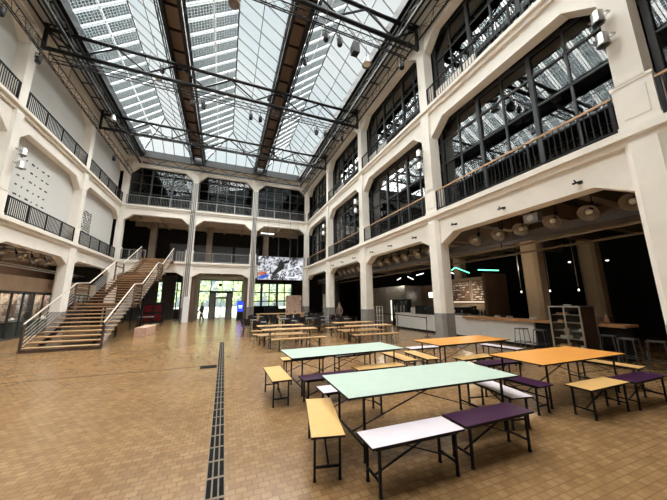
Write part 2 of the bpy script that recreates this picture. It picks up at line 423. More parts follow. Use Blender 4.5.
# ------------------------------------------------------------------ windows
WN = [0]
def window(f, u0, u1, d, z0, z1, label, nthick=3, sub=2, trans=(8.1,), slim=1, mats=('winframe', 'glass')):
    WN[0] += 1
    o = thing(f'window_{WN[0]}', label, 'window', f((u0+u1)/2, d, z0), kind='structure')
    org = Vector(f((u0+u1)/2, d, z0)); fm = lambda a, b, c: tuple(Vector(f(a, b, c))-org)
    g = MB(fm)
    w = (u1-u0)/nthick
    for k in range(nthick+1):
        c = u0+k*w; g.box(c-.06*slim, c+.06*slim, d-.09*slim, d+.09*slim, z0, z1)
        if k < nthick:
            for j in range(1, sub): cc = c+w*j/sub; g.box(cc-.03*slim, cc+.03*slim, d-.05, d+.05, z0, z1)
    for t in trans: g.box(u0, u1, d-.05, d+.05, t-.03*slim, t+.03*slim)
    g.box(u0, u1, d-.08, d+.08, z0, z0+.1); g.box(u0, u1, d-.08, d+.08, z1-.1, z1)
    g.build('window_frame', mats[0], o)
    MB(fm).box(u0, u1, d-.006, d+.006, z0, z1).build('window_glass', mats[1], o)
    return o
for n, (u0, u1) in enumerate(zip(ROWS, ROWS[1:])):
    nm = ['beyond the display case', 'above the display case', 'above the white bar counter', 'above the beer tables', 'beside the hanging screen'][n]
    window(right, u0+.32, u1-.32, .6, 5.70, 10.06, 'tall dark steel window on the lower balcony ' + nm, 3, 2, (6.9, 8.1, 9.2))
    mid = u0+(u1-u0)*.62
    window(right, u0+.32, u1-.32, .6, 12.05, 14.95, 'dark steel window on the upper balcony ' + nm, 3, 2, (13.6,))
    window(right, u0+.32, mid, .6, 10.95, 12.05, 'low glazing under the upper balcony window ' + nm, 2, 2, ())
    MBp = MB(right).box(mid, u1-.3, .5, .7, 10.95, 12.05)
    tag(MBp.build('wall_right_parapet', 'white'), 'low white parapet wall on the upper balcony ' + nm, 'wall', kind='structure')
for n, (u0, u1) in enumerate(zip(FARX, FARX[1:])):
    nm = ['above the wooden stair', 'above the glass entrance', 'above the hanging screen'][n]
    window(far, u0+.32, u1-.32, .35, 10.95, 14.95, 'wide dark gridded window on the top floor ' + nm, 3, 2, (12.3, 13.3, 14.2))
# bands of dark room behind the balcony windows
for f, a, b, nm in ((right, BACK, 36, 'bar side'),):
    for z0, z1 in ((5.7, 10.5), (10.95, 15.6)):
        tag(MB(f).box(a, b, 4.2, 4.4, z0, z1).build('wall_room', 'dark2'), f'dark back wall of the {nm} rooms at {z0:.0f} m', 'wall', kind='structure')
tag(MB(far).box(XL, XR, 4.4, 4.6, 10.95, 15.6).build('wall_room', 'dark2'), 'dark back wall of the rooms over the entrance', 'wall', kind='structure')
g = MB(far); g.box(XL+3.6, FARX[1]+4, 3.9, 4.0, 5.7, 8.2); g.box(FARX[1]+4.3, FARX[2]+1, 3.9, 4.0, 5.7, 8.2)
tag(g.build('partition', 'greybox'), 'grey partition at the back of the open gallery', 'partition', kind='structure')
for k, x in enumerate((-7.2, -1.9, 4.2)):
    tag(MB().box(x-.3, x+.3, 32.0, 32.5, 5.7, 10.2).build('column', 'concrete'), f'dim inner gallery column {k+1} over the entrance', 'column', kind='structure')

# ------------------------------------------------------------------ railings
def railing(f, u0, u1, z, label, style, d=-.12):
    x, y, zz = f((u0+u1)/2, d, z)
    o = thing('balcony_railing', label, 'railing', (x, y, zz), group='balcony railings')
    org = Vector((x, y, zz)); fm = lambda a, b, c: tuple(Vector(f(a, b, c))-org)
    top, bar = {'bar': ('handwood', 'black'), 'top': ('black', 'black'), 'stair': ('black', 'black'), 'far': ('greysteel', 'greysteel')}[style]
    H = .97
    MB(fm).box(u0, u1, d-.03, d+.03, z+H-.05, z+H).build('handrail', top, o)
    MB(fm).box(u0, u1, d-.02, d+.02, z+.08, z+.12).build('bottom_rail', bar, o)
    if style == 'stair':
        np_ = 4
        pitch = .125; w = .026
    elif style in ('bar', 'top'): np_ = 3; pitch = .14; w = .017
    else: np_ = 3; pitch = .13; w = .012
    n = max(1, int((u1-u0)/pitch))
    first = None
    for k in range(np_+1):
        c = u0+.03+(u1-u0-.06)*k/np_
        if first is None:
            first = MB(fm).box(u0+.03-.035, u0+.03+.035, d-.025, d+.025, z, z+H-.02).build('post', bar, o); c0 = c
        else:
            dv = Vector(f(c, 0, 0))-Vector(f(c0, 0, 0)); kid(first, o, dv)
    b0 = None
    for k in range(1, n):
        c = u0+(u1-u0)*k/n
        if b0 is None:
            b0 = MB(fm).box(c-w/2, c+w/2, d-.012, d+.012, z+.1, z+H-.05).build('baluster', bar, o); c0 = c
        else: kid(b0, o, Vector(f(c, 0, 0))-Vector(f(c0, 0, 0)))
    return o
where = ['at the edge of the display case', 'above the display case', 'above the white bar counter', 'above the beer tables', 'beside the hanging screen']
for n, (u0, u1) in enumerate(zip(ROWS, ROWS[1:])):
    a, b = u0+.37, u1-.37
    railing(right, a, b, 5.70, 'black balcony railing with wooden handrail, lower floor, ' + where[n], 'bar')
    a, b = u0+.28, u1-.28
    if n: railing(right, a, b, 10.95, 'black balcony railing on the upper floor ' + where[n], 'top', -.08)
wl = {2: 'over the glazed exhibition', 3: 'under the rows of wall text', 4: 'under the black stroke mural'}
for n in (2, 3, 4):
    a, b = LROWS[n]+.38, LROWS[n+1]-.38
    railing(left, a, b, 5.70, 'dense black balcony railing on the lower white wall ' + wl[n], 'stair')
    railing(left, a+.1-.2, b+.1, 10.95, 'dense black balcony railing one floor higher than the one ' + wl[n], 'stair', -.08)
wf = ['above the wooden stair', 'above the glass entrance', 'above the hanging screen']
for n in range(3):
    a, b = FARX[n]+.33, FARX[n+1]-.33
    railing(far, a, b, 10.95, 'thin grey railing in front of the top window ' + wf[n], 'far', -.08)
    if n: railing(far, a, b, 5.70, 'thin grey railing of the open gallery ' + wf[n], 'far')
railing(far, FARX[0]+.5, -7.05, 5.70, 'short grey railing between corner column and stair head', 'far')
railing(far, -4.55, FARX[1]-.35, 5.70, 'short grey railing between stair head and piped column', 'far')
#PART2
# ------------------------------------------------------------------ glass roof
EZ, RZ = 16.2, 18.0
Y0, Y1 = 1.0, 28.7
RY0, RY1 = 4.0, 25.4
BAYS = [(-8.1, -3.72), (-2.68, 2.24), (3.28, 7.3)]
for n, (a, b) in enumerate(BAYS):
    c = (a+b)/2; hw = (b-a)/2; nm = ['on the stair side', 'over the middle of the hall', 'on the bar side'][n]
    o = thing(f'window_{40+n}', f'gabled glass roof light {nm} with solar cells in one slope', 'roof light', (c, 0, EZ), kind='structure')
    h = RZ-EZ
    # glass skins of the four slopes
    g = MB(); t = .02
    def quad(p): 
        g.add(p, [tuple(range(len(p)))])
    quad([(hw, Y0, 0), (hw, Y1, 0), (0, RY1, h), (0, RY0, h)])
    quad([(-hw, Y0, 0), (-hw, Y1, 0), (0, RY1, h), (0, RY0, h)])
    quad([(-hw, Y1, 0), (hw, Y1, 0), (0, RY1, h)]); quad([(-hw, Y0, 0), (hw, Y0, 0), (0, RY0, h)])
    g.build('roof_glass', 'sky_glass', o)
    fr = MB()
    fr.bar((0, RY0, h), (0, RY1, h), .07, .12)
    for sx in (-1, 1):
        for (yb, yt) in ((Y0, RY0), (Y1, RY1)): fr.bar((sx*hw, yb, 0), (0, yt, h), .08, .1)
        fr.bar((sx*hw, Y0, 0), (sx*hw, Y1, 0), .10, .12)
    for yb in (Y0, Y1): fr.bar((-hw, yb, 0), (hw, yb, 0), .1, .12)
    fr.build('roof_frame', 'truss', o)
    ra = MB()
    pitch = .83; k = 0
    y = Y0+pitch
    def reach(y):      # how far up the slope the rafter goes before the hip
        if y < RY0: return (y-Y0)/(RY0-Y0)
        if y > RY1: return (Y1-y)/(Y1-RY1)
        return 1.0
    ys = []
    while y < Y1-.2:
        f = reach(y); ys.append((y, f))
        ra.bar((hw, y, -.02), (hw*(1-f), y, h*f-.02), .045, .07)
        y += pitch
    ra.bar((hw*.5, Y0+1.6, h*.5-.03), (hw*.5, Y1-1.8, h*.5-.03), .04, .06)
    for j in range(1, 5):
        xx = -hw+2*hw*j/5; f = 1-abs(xx)/hw
        ra.bar((xx, Y1, 0), (xx, Y1-(Y1-RY1)*f, h*f), .05, .06)
    ra.build('rafter', 'winframe', o)
    wb = MB()
    wb.bar((-hw*.5, Y0+1.6, h*.5-.03), (-hw*.5, Y1-1.8, h*.5-.03), .05, .05)
    for y, f in ys: wb.bar((-hw, y, -.02), (-hw*(1-f), y, h*f-.02), .03, .05)
    wb.build('glazing_bar', 'pale', o)
    sl = math.hypot(hw, h); ang = math.atan2(h, hw)
    first = None; L = sl/2-.10
    for i in range(len(ys)-1):
        ym = (ys[i][0]+ys[i+1][0])/2; f = min(ys[i][1], ys[i+1][1])
        for j in range(2):
            if f < .5*(j+1)-.02: continue
            s0 = sl/2*j+sl/4
            loc = (-hw+s0*math.cos(ang), ym, s0*math.sin(ang)-.045)
            if first is None:
                me = MB().box(-L/2, L/2, -.29, .29, -.004, .004).mesh('solar_panel', 'solar')
                first = bpy.data.objects.new('solar_panel', me); COL.objects.link(first); first.parent = o
                first.location = loc; first.rotation_euler = (0, -ang, 0)
            else: kid(first, o, loc, (0, -ang, 0))
# fixed soffits around the roof lights and the two deep girders
sf = MB().box(XL-.4, -8.1, BACK, YF+.6, ZT, ZT+.12).box(7.3, XR+.6, BACK, YF+.6, ZT, ZT+.12).box(-8.1, 7.3, 28.7, YF+.6, ZT, ZT+.12).box(-8.1, 7.3, BACK, 1.0, ZT+.3, ZT+.42)
kb = MB()
for x in (-8.1, 7.3): kb.box(x-.16, x+.16, BACK, 28.7, ZT-.12, EZ+.05)
kb.box(-8.1, 7.3, 28.6, 28.85, ZT-.12, EZ+.05)
tag(kb.build('eave_beam', 'truss'), 'dark steel kerb beam around the roof lights', 'beam', kind='structure')
tag(sf.build('ceiling_soffit', 'soffit'), 'pale soffit strip around the roof lights', 'ceiling', kind='structure')
for x, w in ((-3.25, 'nearer to the stair'), (2.72, 'nearer to the bar')):
    o = thing('beam', 'deep dark roof girder with brown plates, the one ' + w, 'girder', (x, 0, EZ), kind='structure')
    g = MB()
    for s in (-.40, .40):
        g.box(s-.05, s+.05, BACK, 28.3, -.5, .35); g.box(s-.09, s+.09, BACK, 28.3, -.52, -.46)
    g.build('girder_web', 'truss', o)
    MB().box(-.36, .36, BACK, 28.3, -.05, .1).build('girder_plate', 'brownplate', o)
    r = MB(); y = 2.0
    while y < 28.2: r.box(-.36, .36, y-.03, y+.03, -.16, -.05); y += 1.35
    r.build('cross_rib', 'black', o)
    l = MB()
    for s in (-.60, .62):
        l.tube((s, 4, -.75), (s, 28.3, -.75), .035, n=6); l.tube((s, 4, -.35), (s, 28.3, -.35), .035, n=6)
        y = 4.0; k = 0
        while y < 27.5:
            l.tube((s, y, -.75 if k % 2 else -.35), (s, y+.55, -.35 if k % 2 else -.75), .018, n=5); y += .55; k += 1
    l.build('cable_lattice', 'truss', o)
# lattice edge trusses along the eaves
for (p, q, nm) in (((-8.15, 2), (-8.15, 28.6), 'stair side'), ((7.35, 2), (7.35, 28.6), 'bar side'), ((-7.95, 28.45), (7.15, 28.45), 'entrance side')):
    o = thing('edge_truss', f'dark lattice truss under the eaves on the {nm}', 'truss', (p[0], p[1], 14.88))
    d = Vector((q[0]-p[0], q[1]-p[1], 0)); L = d.length; d.normalize()
    ch = MB(); dg = MB()
    for z in (0, .64): ch.bar((0,0,z), d*L+Vector((0,0,z)), .13, .13)
    for k in range(int(L/1.1)):
        a = d*(k*1.1); b_ = d*((k+1)*1.1)
        dg.bar(a+Vector((0,0,0 if k % 2 else .64)), b_+Vector((0,0,.64 if k % 2 else 0)), .05, .05)
    ch.build('chord', 'truss', o); dg.build('web_bar', 'truss', o)
# purlins between wall head and eave
g = MB()
for x0, x1 in ((XL+.05, -8.15), (7.35, XR-.05)):
    y = 2.3
    while y < 29: g.bar((x0, y, 15.765), (x1, y, 15.765), .06, .06); y += 1.35
    for t in (.03, .36, .68): g.bar((x0+(x1-x0)*t, 2, 15.75), (x0+(x1-x0)*t, 29, 15.75), .06, .09)
tag(g.build('eave_bracket_beam', 'truss'), 'dark brackets between wall head and roof light eaves', 'beam', kind='structure')
# main transverse trusses
def main_truss(y, label):
    o = thing('roof_truss', label, 'truss', (-.43, y, 14.4), group='main roof trusses')
    W = 8.75
    for z, r in ((0, .105), (1.12, .10)):
        MB().tube((-W, 0, z), (W, 0, z), r, n=10).build('chord', 'truss', o, smooth=True)
    n = 12; st = 2*W/n
    for k in range(n):
        x = -W+k*st
        p, q = ((x, 0, .05), (x+st, 0, 1.07)) if k % 2 else ((x, 0, 1.07), (x+st, 0, .05))
        MB().tube(p, q, .05, n=6).build('diagonal', 'truss', o)
    for s in (-1, 1):
        MB().box(s*W-.06, s*W+.06, -.07, .07, -.1, 1.4).build('end_plate', 'truss', o)
main_truss(9.1, 'black tubular roof truss above the tables, nearest one in view'); main_truss(15.85, 'black tubular roof truss, second in depth above the drain')
main_truss(22.65, 'black tubular roof truss closest to the entrance wall')
# thin lattice lighting trusses
def light_truss(p, q, label, mat='greysteel', hh=.28):
    p = Vector(p); q = Vector(q); d = q-p; L = d.length; d.normalize()
    o = thing('lighting_truss', label, 'lighting truss', p)
    sd = Vector((d.y, -d.x, 0))*hh/2
    ch = MB(); wb = MB()
    tri = [Vector((0,0,0)), sd+Vector((0,0,hh)), -sd+Vector((0,0,hh))]
    for t in tri: ch.tube(t, t+d*L, .026, n=6)
    k = 0; s = 0; st = .42
    while s < L-st:
        for a, b_ in ((0,1),(0,2),(1,2)):
            wb.tube(tri[a]+d*s if k % 2 else tri[b_]+d*s, (tri[b_] if k % 2 else tri[a])+d*(s+st), .010, n=4)
        s += st; k += 1
    ch.build('chord', mat, o); wb.build('web_bar', mat, o)
    for k in range(1, 4):
        c = d*(L*k/4); MB().tube(c+Vector((0,0,hh)), c+Vector((0,0,15.3-p.z)), .012, n=5).build('hanger', 'black', o)
    return o
light_truss((-8.4, 8.5, 12.75), (7.1, 8.5, 12.75), 'thin lattice lighting truss under the nearest roof truss', 'black')
light_truss((-8.4, 15.05, 13.1), (7.1, 15.05, 13.1), 'thin lattice lighting truss crossing mid hall', 'truss')
light_truss((-8.4, 21.9, 13.9), (7.1, 21.9, 13.9), 'thin lattice lighting truss before the entrance wall', 'truss')
light_truss((-8.75, 6, 13.45), (-8.75, 28.8, 13.45), 'long lattice lighting truss along the white infill walls', 'truss', .34)
light_truss((7.45, 6, 13.4), (7.45, 28.8, 13.4), 'long lattice lighting truss along the bar side windows', 'truss', .34)

# stage lights and speakers
def spot():
    o = thing('stage_spotlight', 'x', 'stage light', group='stage lights on the trusses')
    MB().lathe([(.10, -.14), (.11, -.12), (.11, .14), (.07, .2)], n=12).build('housing', 'black', o, smooth=True)
    MB().lathe([(.095, -.145), (.095, -.15)], n=12).build('lens', 'bottle', o)
    y = MB(); y.bar((-.14, 0, 0), (-.14, 0, .3), .03, .015); y.bar((.14, 0, 0), (.14, 0, .3), .03, .015); y.bar((-.14, 0, .3), (.14, 0, .3), .03, .02); y.tube((0, 0, .3), (0, 0, .42), .02)
    y.build('yoke', 'black', o)
    return o
SP = spot()
ordw = ['first', 'second', 'third', 'fourth', 'fifth', 'sixth', 'seventh', 'eighth', 'ninth', 'tenth']
for i, x in enumerate((-2.3, -1.75, .8, 1.35)): dup(SP, (x, 15.05, 12.64), .5*i, f'small black stage light on the mid hall lighting truss, {ordw[i]} counted from the stair side')
for i, x in enumerate((4.9, 5.5, 6.1, 6.7)): dup(SP, (x, 15.05, 12.64), -.4*i, f'small black stage light, bar side end of the mid hall lighting truss, {ordw[i]} along')
for i, x in enumerate((3.15, 3.75, 6.8)): dup(SP, (x, 8.5, 12.29), .3*i, f'small black stage light on the lighting truss closest to the tables, {ordw[i]} along')
for i, (x, y) in enumerate(((-8.75, 15.0), (-8.75, 12.7), (-8.75, 24.5))): dup(SP, (x, y, 12.98), 1.2, f'black stage light on the truss along the white walls, {["above the rows of wall text", "at the near end", "near the entrance corner"][i]}')
for i, (x, y, z) in enumerate(((-4.1, 15.9, 14.9), (-2.7, 22.7, 14.9), (1.9, 15.9, 14.9), (3.35, 22.6, 14.9), (3.35, 12.4, 14.9))): dup(SP, (x, y, z), .7*i, f'black stage light hanging from a deep roof girder, {ordw[i]} of five')
sp = thing('hanging_speaker', 'boxy black loudspeaker hanging beside the nearest lighting truss', 'loudspeaker', (4.45, 8.5, 12.18))
MB().prism([(-.16, -.2), (.16, -.16), (.16, .26), (-.16, .3)], -.14, .14, 'x').build('cabinet', 'black', sp)
MB().bar((0,0,.28),(0,0,.5),.03,.03).build('bracket', 'black', sp)
for i, (x, y, z, r) in enumerate(((5.2, 8.85, 12.05, .22), (-5.9, 13.2, 16.2, .22), (-7.9, 21.0, 14.2, .2), (-4.9, 18.5, 16.3, .2))):
    b = thing('hall_lamp', f'conical grey hall lamp hanging below the roof, {["beside the boxy loudspeaker","under the near solar cells","by the stair side eaves","under the clear slope"][i]}', 'hall lamp', (x, y, z), group='conical hall lamps')
    MB().lathe([(r, 0), (r*.95, .06), (r*.6, .35), (.06, .42)], n=16, closed=False).build('lamp_shade', 'greysteel', b, smooth=True)
    MB().lathe([(r*.7, .05), (r*.7, .08)], n=14).build('lens', 'ceramic', b)
    MB().tube((0, 0, .4), (0, 0, (1.0 if i == 0 else 1.3)), .012, n=5).build('hanger', 'black', b)
b = thing('round_speaker', 'round brown disc speaker under the ridge of the middle roof light', 'loudspeaker', (-.5, 12.7, 17.35))
MB().lathe([(.28, 0), (.34, .1), (.2, .3), (.05, .34)], n=18).build('dish', 'brownplate', b, smooth=True)
MB().tube((0,0,.3), (0,0,.62), .012, n=5).build('hanger', 'black', b)

# chrome spotlights on the columns, two each
def par():
    o = thing('column_spotlight', 'x', 'spotlight', group='chrome spotlights on the columns')
    a = MB().lathe([(.12, -.21), (.132, -.195), (.132, -.155), (.117, -.135), (.117, .10), (.07, .16)], n=18, closed=False); a.lathe([(.07, .16), (.02, .17)], n=18, closed=False)
    a.build('housing', 'silver', o, smooth=True)
    MB().lathe([(.112, -.15), (.112, -.14)], n=18).build('lens', 'bottle', o)
    y = MB(); 
    for s in (-1, 1): y.bar((s*.17, 0, 0), (s*.17, .18, .05), .05, .012)
    y.bar((-.17, .18, .05), (.17, .18, .05), .05, .012); y.build('yoke', 'silver', o)
    MB().bar((0, .18, .05), (0, .27, .05), .04, .04).build('arm', 'silver', o)
    return o
PR = par()
for f, rows, nm, rz in ((right, ((2.66, 'big column beside the display case'), (9.4, 'column at the white bar counter'), (16.15, 'column by the beer tables'), (22.9, 'column among the black chairs')), 'bar side', -PI/2), (left, ((15.85, 'column between the wall text and the frame edge'),), 'stair side', PI/2)):
    for u, w in rows:
        for k, z in enumerate((8.75, 8.1)):
            dup(PR, f(u, -.42, z), rz, f'{"upper" if k == 0 else "lower"} chrome spotlight on the {w}, {nm}')

# ------------------------------------------------------------------ wall text and mural
tl = thing('wall_lettering', 'five rows of tiny dark lettering on the white infill wall above the exhibition', 'lettering', left(17.6, .38, 7.8))
to = Vector(left(17.6, .38, 7.8)); rnd = random.Random(3)
for row in range(5):
    z = 9.0-row*.48; u = 17.15
    tx = MB(lambda a, b, c: tuple(Vector(left(a, b, c))-to))
    for cl in range(6):
        for k in range(rnd.choice((3, 4, 5)) if cl not in (1, 3) else 2):
            hh = rnd.choice((.06, .075, .085)); uu = u+k*.05
            tx.box(uu, uu+.018, .365, .381, z, z+hh)
            if rnd.random() < .6: tx.box(uu, uu+.04, .365, .381, z+hh*.5, z+hh*.5+.015)
        u += .42+.06*rnd.random()
    tx.build('lettering', 'ink', tl)
mo = thing('wall_mural', 'square patch of curved black strokes on the white wall above the stair', 'mural', left(24.2, .38, 7.7))
mw = Vector(left(24.2, .38, 7.7)); mu = MB(lambda a, b, c: tuple(Vector(left(a, b, c))-mw)); rnd = random.Random(11)
for i in range(13):
    for j in range(10):
        u = 23.15+i*.17; z = 6.95+j*.165
        a = rnd.random()*PI; L = .07; bend = rnd.choice((-1, 1))*.9
        p0 = (u-L*math.cos(a), z-L*math.sin(a)); p1 = (u, z); p2 = (u+L*math.cos(a+bend), z+L*math.sin(a+bend))
        if rnd.random() < .1: continue
        for p, q in ((p0, p1), (p1, p2)):
            dx, dz = q[0]-p[0], q[1]-p[1]; l = math.hypot(dx, dz); nx, nz = -dz/l*.026, dx/l*.026
            mu.add([(p[0]+nx, d, p[1]+nz) for d in (.36, .381)][:1]+[(q[0]+nx, .36, q[1]+nz), (q[0]-nx, .36, q[1]-nz), (p[0]-nx, .36, p[1]-nz),
                   (p[0]+nx, .381, p[1]+nz), (q[0]+nx, .381, q[1]+nz), (q[0]-nx, .381, q[1]-nz), (p[0]-nx, .381, p[1]-nz)],
                   [(0,1,2,3), (4,7,6,5), (0,4,5,1), (1,5,6,2), (2,6,7,3), (3,7,4,0)])
mu.build('pattern', 'ink', mo)

# ------------------------------------------------------------------ staircase
SX0, SX1 = -7.02, -4.60
st = thing('staircase', 'wide open wooden staircase rising in three flights to the gallery', 'staircase', (SX0, 14.3, 0))
W = SX1-SX0; rise = 5.70/34; go = .345
fl = [(0, 0, 10), (10*go+1.45, 11, 10), (10*go+1.45+10*go+1.5, 22, 11)]
tm = MB().box(0, W, 0, .36, -.05, -.012).box(0, W, -.012, .36, -.012, 0, 1)
tr0 = None
def tread(y, z):
    global tr0
    if tr0 is None:
        me = tm.mesh('tread', ['tread', 'treadedge']); tr0 = bpy.data.objects.new('tread', me); COL.objects.link(tr0); tr0.parent = st; tr0.location = (0, y, z)
    else: kid(tr0, st, (0, y, z))
ends = []
for y0, s0, n in fl:
    for i in range(n): tread(y0+i*go, (s0+i+1)*rise)
    ends.append((y0, s0*rise, y0+n*go, (s0+n+1)*rise))
for (y0, z0, y1, z1), L in zip(ends, (1.45, 1.5, 1.25)):
    MB().box(0, W, y1, y1+L-.02, z1-.06, z1).build('landing', 'tread', st)
    lf = MB(); lf.box(.1, W-.1, y1+.02, y1+L-.05, z1-.26, z1-.065); lf.build('landing_frame', 'rust', st)
    for x in (.35, W-.35):
        sg = MB(); sg.prism([(y0-.02, z0-.0 if z0 > 0 else .0), (y0+.25, max(z0-.05, 0)), (y1+.1, z1-.28), (y1+.1, z1-.06), (y1-.05, z1-.06)], x-.05, x+.05, 'x')
        sg.build('stringer', 'black', st)
        n_ = int(round((y1-y0)/go)); bk = None
        for i in range(n_):
            yy = y0+i*go+.17; zz = z0+(i+1)*rise
            if bk is None: bk = MB().box(-.045, .045, -.07, .07, -.16, -.05).build('tread_bracket', 'black', st); bk.location = (x, yy, zz)
            else: kid(bk, st, (x, yy, zz))
# supports below the two landings
for (y0, z0, y1, z1), L in zip(ends[:2], (1.45, 1.5)):
    for x in (.9, W-.9):
        MB().box(x-.035, x+.035, y1+1.2, y1+1.27, 0, z1-.26).build('support_post', 'black', st)
for x, sd in ((-.03, 0), (W+.03, 1)):
    pts = []; RH = 1.06
    for k, ((y0, z0, y1, z1), L) in enumerate(zip(ends, (1.45, 1.5, .0))):
        pts += [(y0-.02, z0+RH+(.0 if k == 0 else .05)), (y1-.0, z1+RH-.05)]
    hr = MB()
    for (a, b) in zip(pts, pts[1:]): hr.bar((x, *a), (x, *b), .044, .044)
    hr.build('handrail', 'railwhite', st, bevel=.008)
    for k, ((y0, z0, y1, z1), L) in enumerate(zip(ends, (1.45, 1.5, 2.0))):
        for yy, zz in ((y0+.02, z0), (y1, z1)):
            zb = 0 if zz == 0 else zz-.3
            p = MB(); p.box(x-.03, x+.03, yy-.055, yy+.055, zb, zz+.97); p.build('rail_post', 'rust', st)
        wr = MB()
        for j in range(1, 6):
            h_ = .16*j
            wr.tube((x, y0+.02, z0+h_), (x, y1, z1+h_-.03), .008, n=4)
            if k < 2: wr.tube((x, y1, z1+h_), (x, y1+L, z1+h_), .008, n=4)
        wr.build('rail_wire', 'railwhite', st)
        if k < 2:
            MB().bar((x, y1, z1+.66), (x, y1+L, z1+.66), .05, .07).build('landing_rail', 'rust', st)
MB().box(-.06, W+.06, -.06, .0, 0, .10).box(-.06, W+.06, -.03, .06, 0, .02).build('base_bar', 'rust', st)
# things under and beside the stair
tag(MB().box(-.28, .28, -1.15, 1.15, 0, .48).build('bench_box', 'ply', loc=(-4.18, 19.4, 0), bevel=.01), 'long low pale plywood box on the floor beside the staircase', 'box')
sb = thing('red_sign', 'black stand with four squares of glowing red lettering under the stair head', 'sign', (-5.45, 27.3, 0))
MB().box(-.75, .75, -.05, .05, .15, 1.85).build('board', 'black', sb)
f_ = MB(); f_.box(-.7, -.55, -.3, .3, 0, .06); f_.box(.55, .7, -.3, .3, 0, .06); f_.box(-.65, -.58, -.04, .04, .05, .2); f_.box(.58, .65, -.04, .04, .05, .2); f_.build('foot', 'black', sb)
rnd = random.Random(5)
for x in (-.38, .36):
    for z in (1.35, .62):
        l = MB()
        for r_ in range(4):
            u = x-.27
            while u < x+.2:
                w_ = rnd.choice((.05, .07)); l.box(u, u+w_, -.058, -.05, z-.25+r_*.14, z-.19+r_*.14); u += w_+.06
        l.build('lettering', 'redtext', sb)
tb = thing('side_table', 'small dark grey table standing under the staircase', 'table', (-5.75, 26.2, 0))
MB().box(-.5, .5, -.4, .4, .68, .75).build('table_top', 'greysteel', tb)
for sx in (-1, 1):
    for sy in (-1, 1): MB().box(sx*.42-.03, sx*.42+.03, sy*.32-.03, sy*.32+.03, 0, .68).build('leg', 'black', tb)
py = thing('white_pylon', 'tall narrow white box standing in front of the piped column by the entrance', 'pylon', (-3.2, 28.4, 0))
MB().box(-.24, .24, -.2, .2, .03, 2.35).build('casing', 'pale', py, bevel=.01)
MB().box(-.26, .26, -.22, .22, 0, .03).build('foot', 'greysteel', py)
#PART3
# ------------------------------------------------------------------ folding tables and benches
def folding(name, cat, L, W, H, top, lx, ly, bar, t=.022, brace_to=.28, xb=.0):
    o = thing(name, 'x', cat)
    MB().box(-L/2, L/2, -W/2, W/2, H-t, H-.003).box(-L/2+.004, L/2-.004, -W/2+.004, W/2-.004, H-.003, H, 1).build('table_top' if cat == 'table' else 'seat', ['edge', top], o)
    fr = MB()
    for s in (-1, 1): fr.box(-L/2+.06, L/2-.06, s*(ly)-.012, s*(ly)+.012, H-t-.03, H-t)
    for s in (-1, 1): fr.box(s*lx-.012, s*lx+.012, -ly, ly, H-t-.03, H-t)
    fr.build('under_frame', 'edge', o)
    w = .0125 if cat == 'bench' else .013
    for sx in (-1, 1):
        for sy in (-1, 1):
            lg = MB().box(sx*lx-w, sx*lx+w, sy*ly-w, sy*ly+w, .012, H-t).build('leg', 'black', o)
            MB().box(sx*lx-w-.004, sx*lx+w+.004, sy*ly-w-.004, sy*ly+w+.004, 0, .02).build('rubber_foot', 'edge', lg)
        MB().box(sx*lx-.01, sx*lx+.01, -ly, ly, bar-.011, bar+.011).build('crossbar', 'black', o)
        MB().bar((sx*lx, sx*.012, bar), (-sx*L*brace_to, sx*.012, H-t-.02), .022, .010).build('brace', 'black', o)
    MB().box(-.05-L*brace_to, .05-L*brace_to, -ly, ly, H-t-.02, H-t).box(L*brace_to-.05, L*brace_to+.05, -ly, ly, H-t-.02, H-t).build('hinge_plate', 'greysteel', o)
    return o
TB = {c: folding('folding_table', 'table', 2.72 if c == 'mint' else 2.58, 1.05, .75, c, 1.12 if c == 'mint' else 1.05, .42, .16, .025, .22) for c in ('mint', 'orange')}
BN = {c: folding('bench', 'bench', 1.14, .365, .46, c, .47, .135, .13) for c in ('amber', 'lilac', 'purple')}
for (c, x, y, r, lb) in (('mint', 2.78, 3.53, -.04, 'bigger mint green folding table with lilac and purple benches before it'),
                         ('mint', 2.66, 6.07, .03, 'long mint green folding table with an amber bench at its stair side end'),
                         ('orange', 6.33, 6.08, .02, 'orange topped folding table close to the white bar counter and cream column'),
                         ('orange', 6.43, 3.73, -.01, 'orange topped folding table in front of the glass display case')):
    dup(TB[c], (x, y, 0), r, lb, 'folding tables with coloured tops')
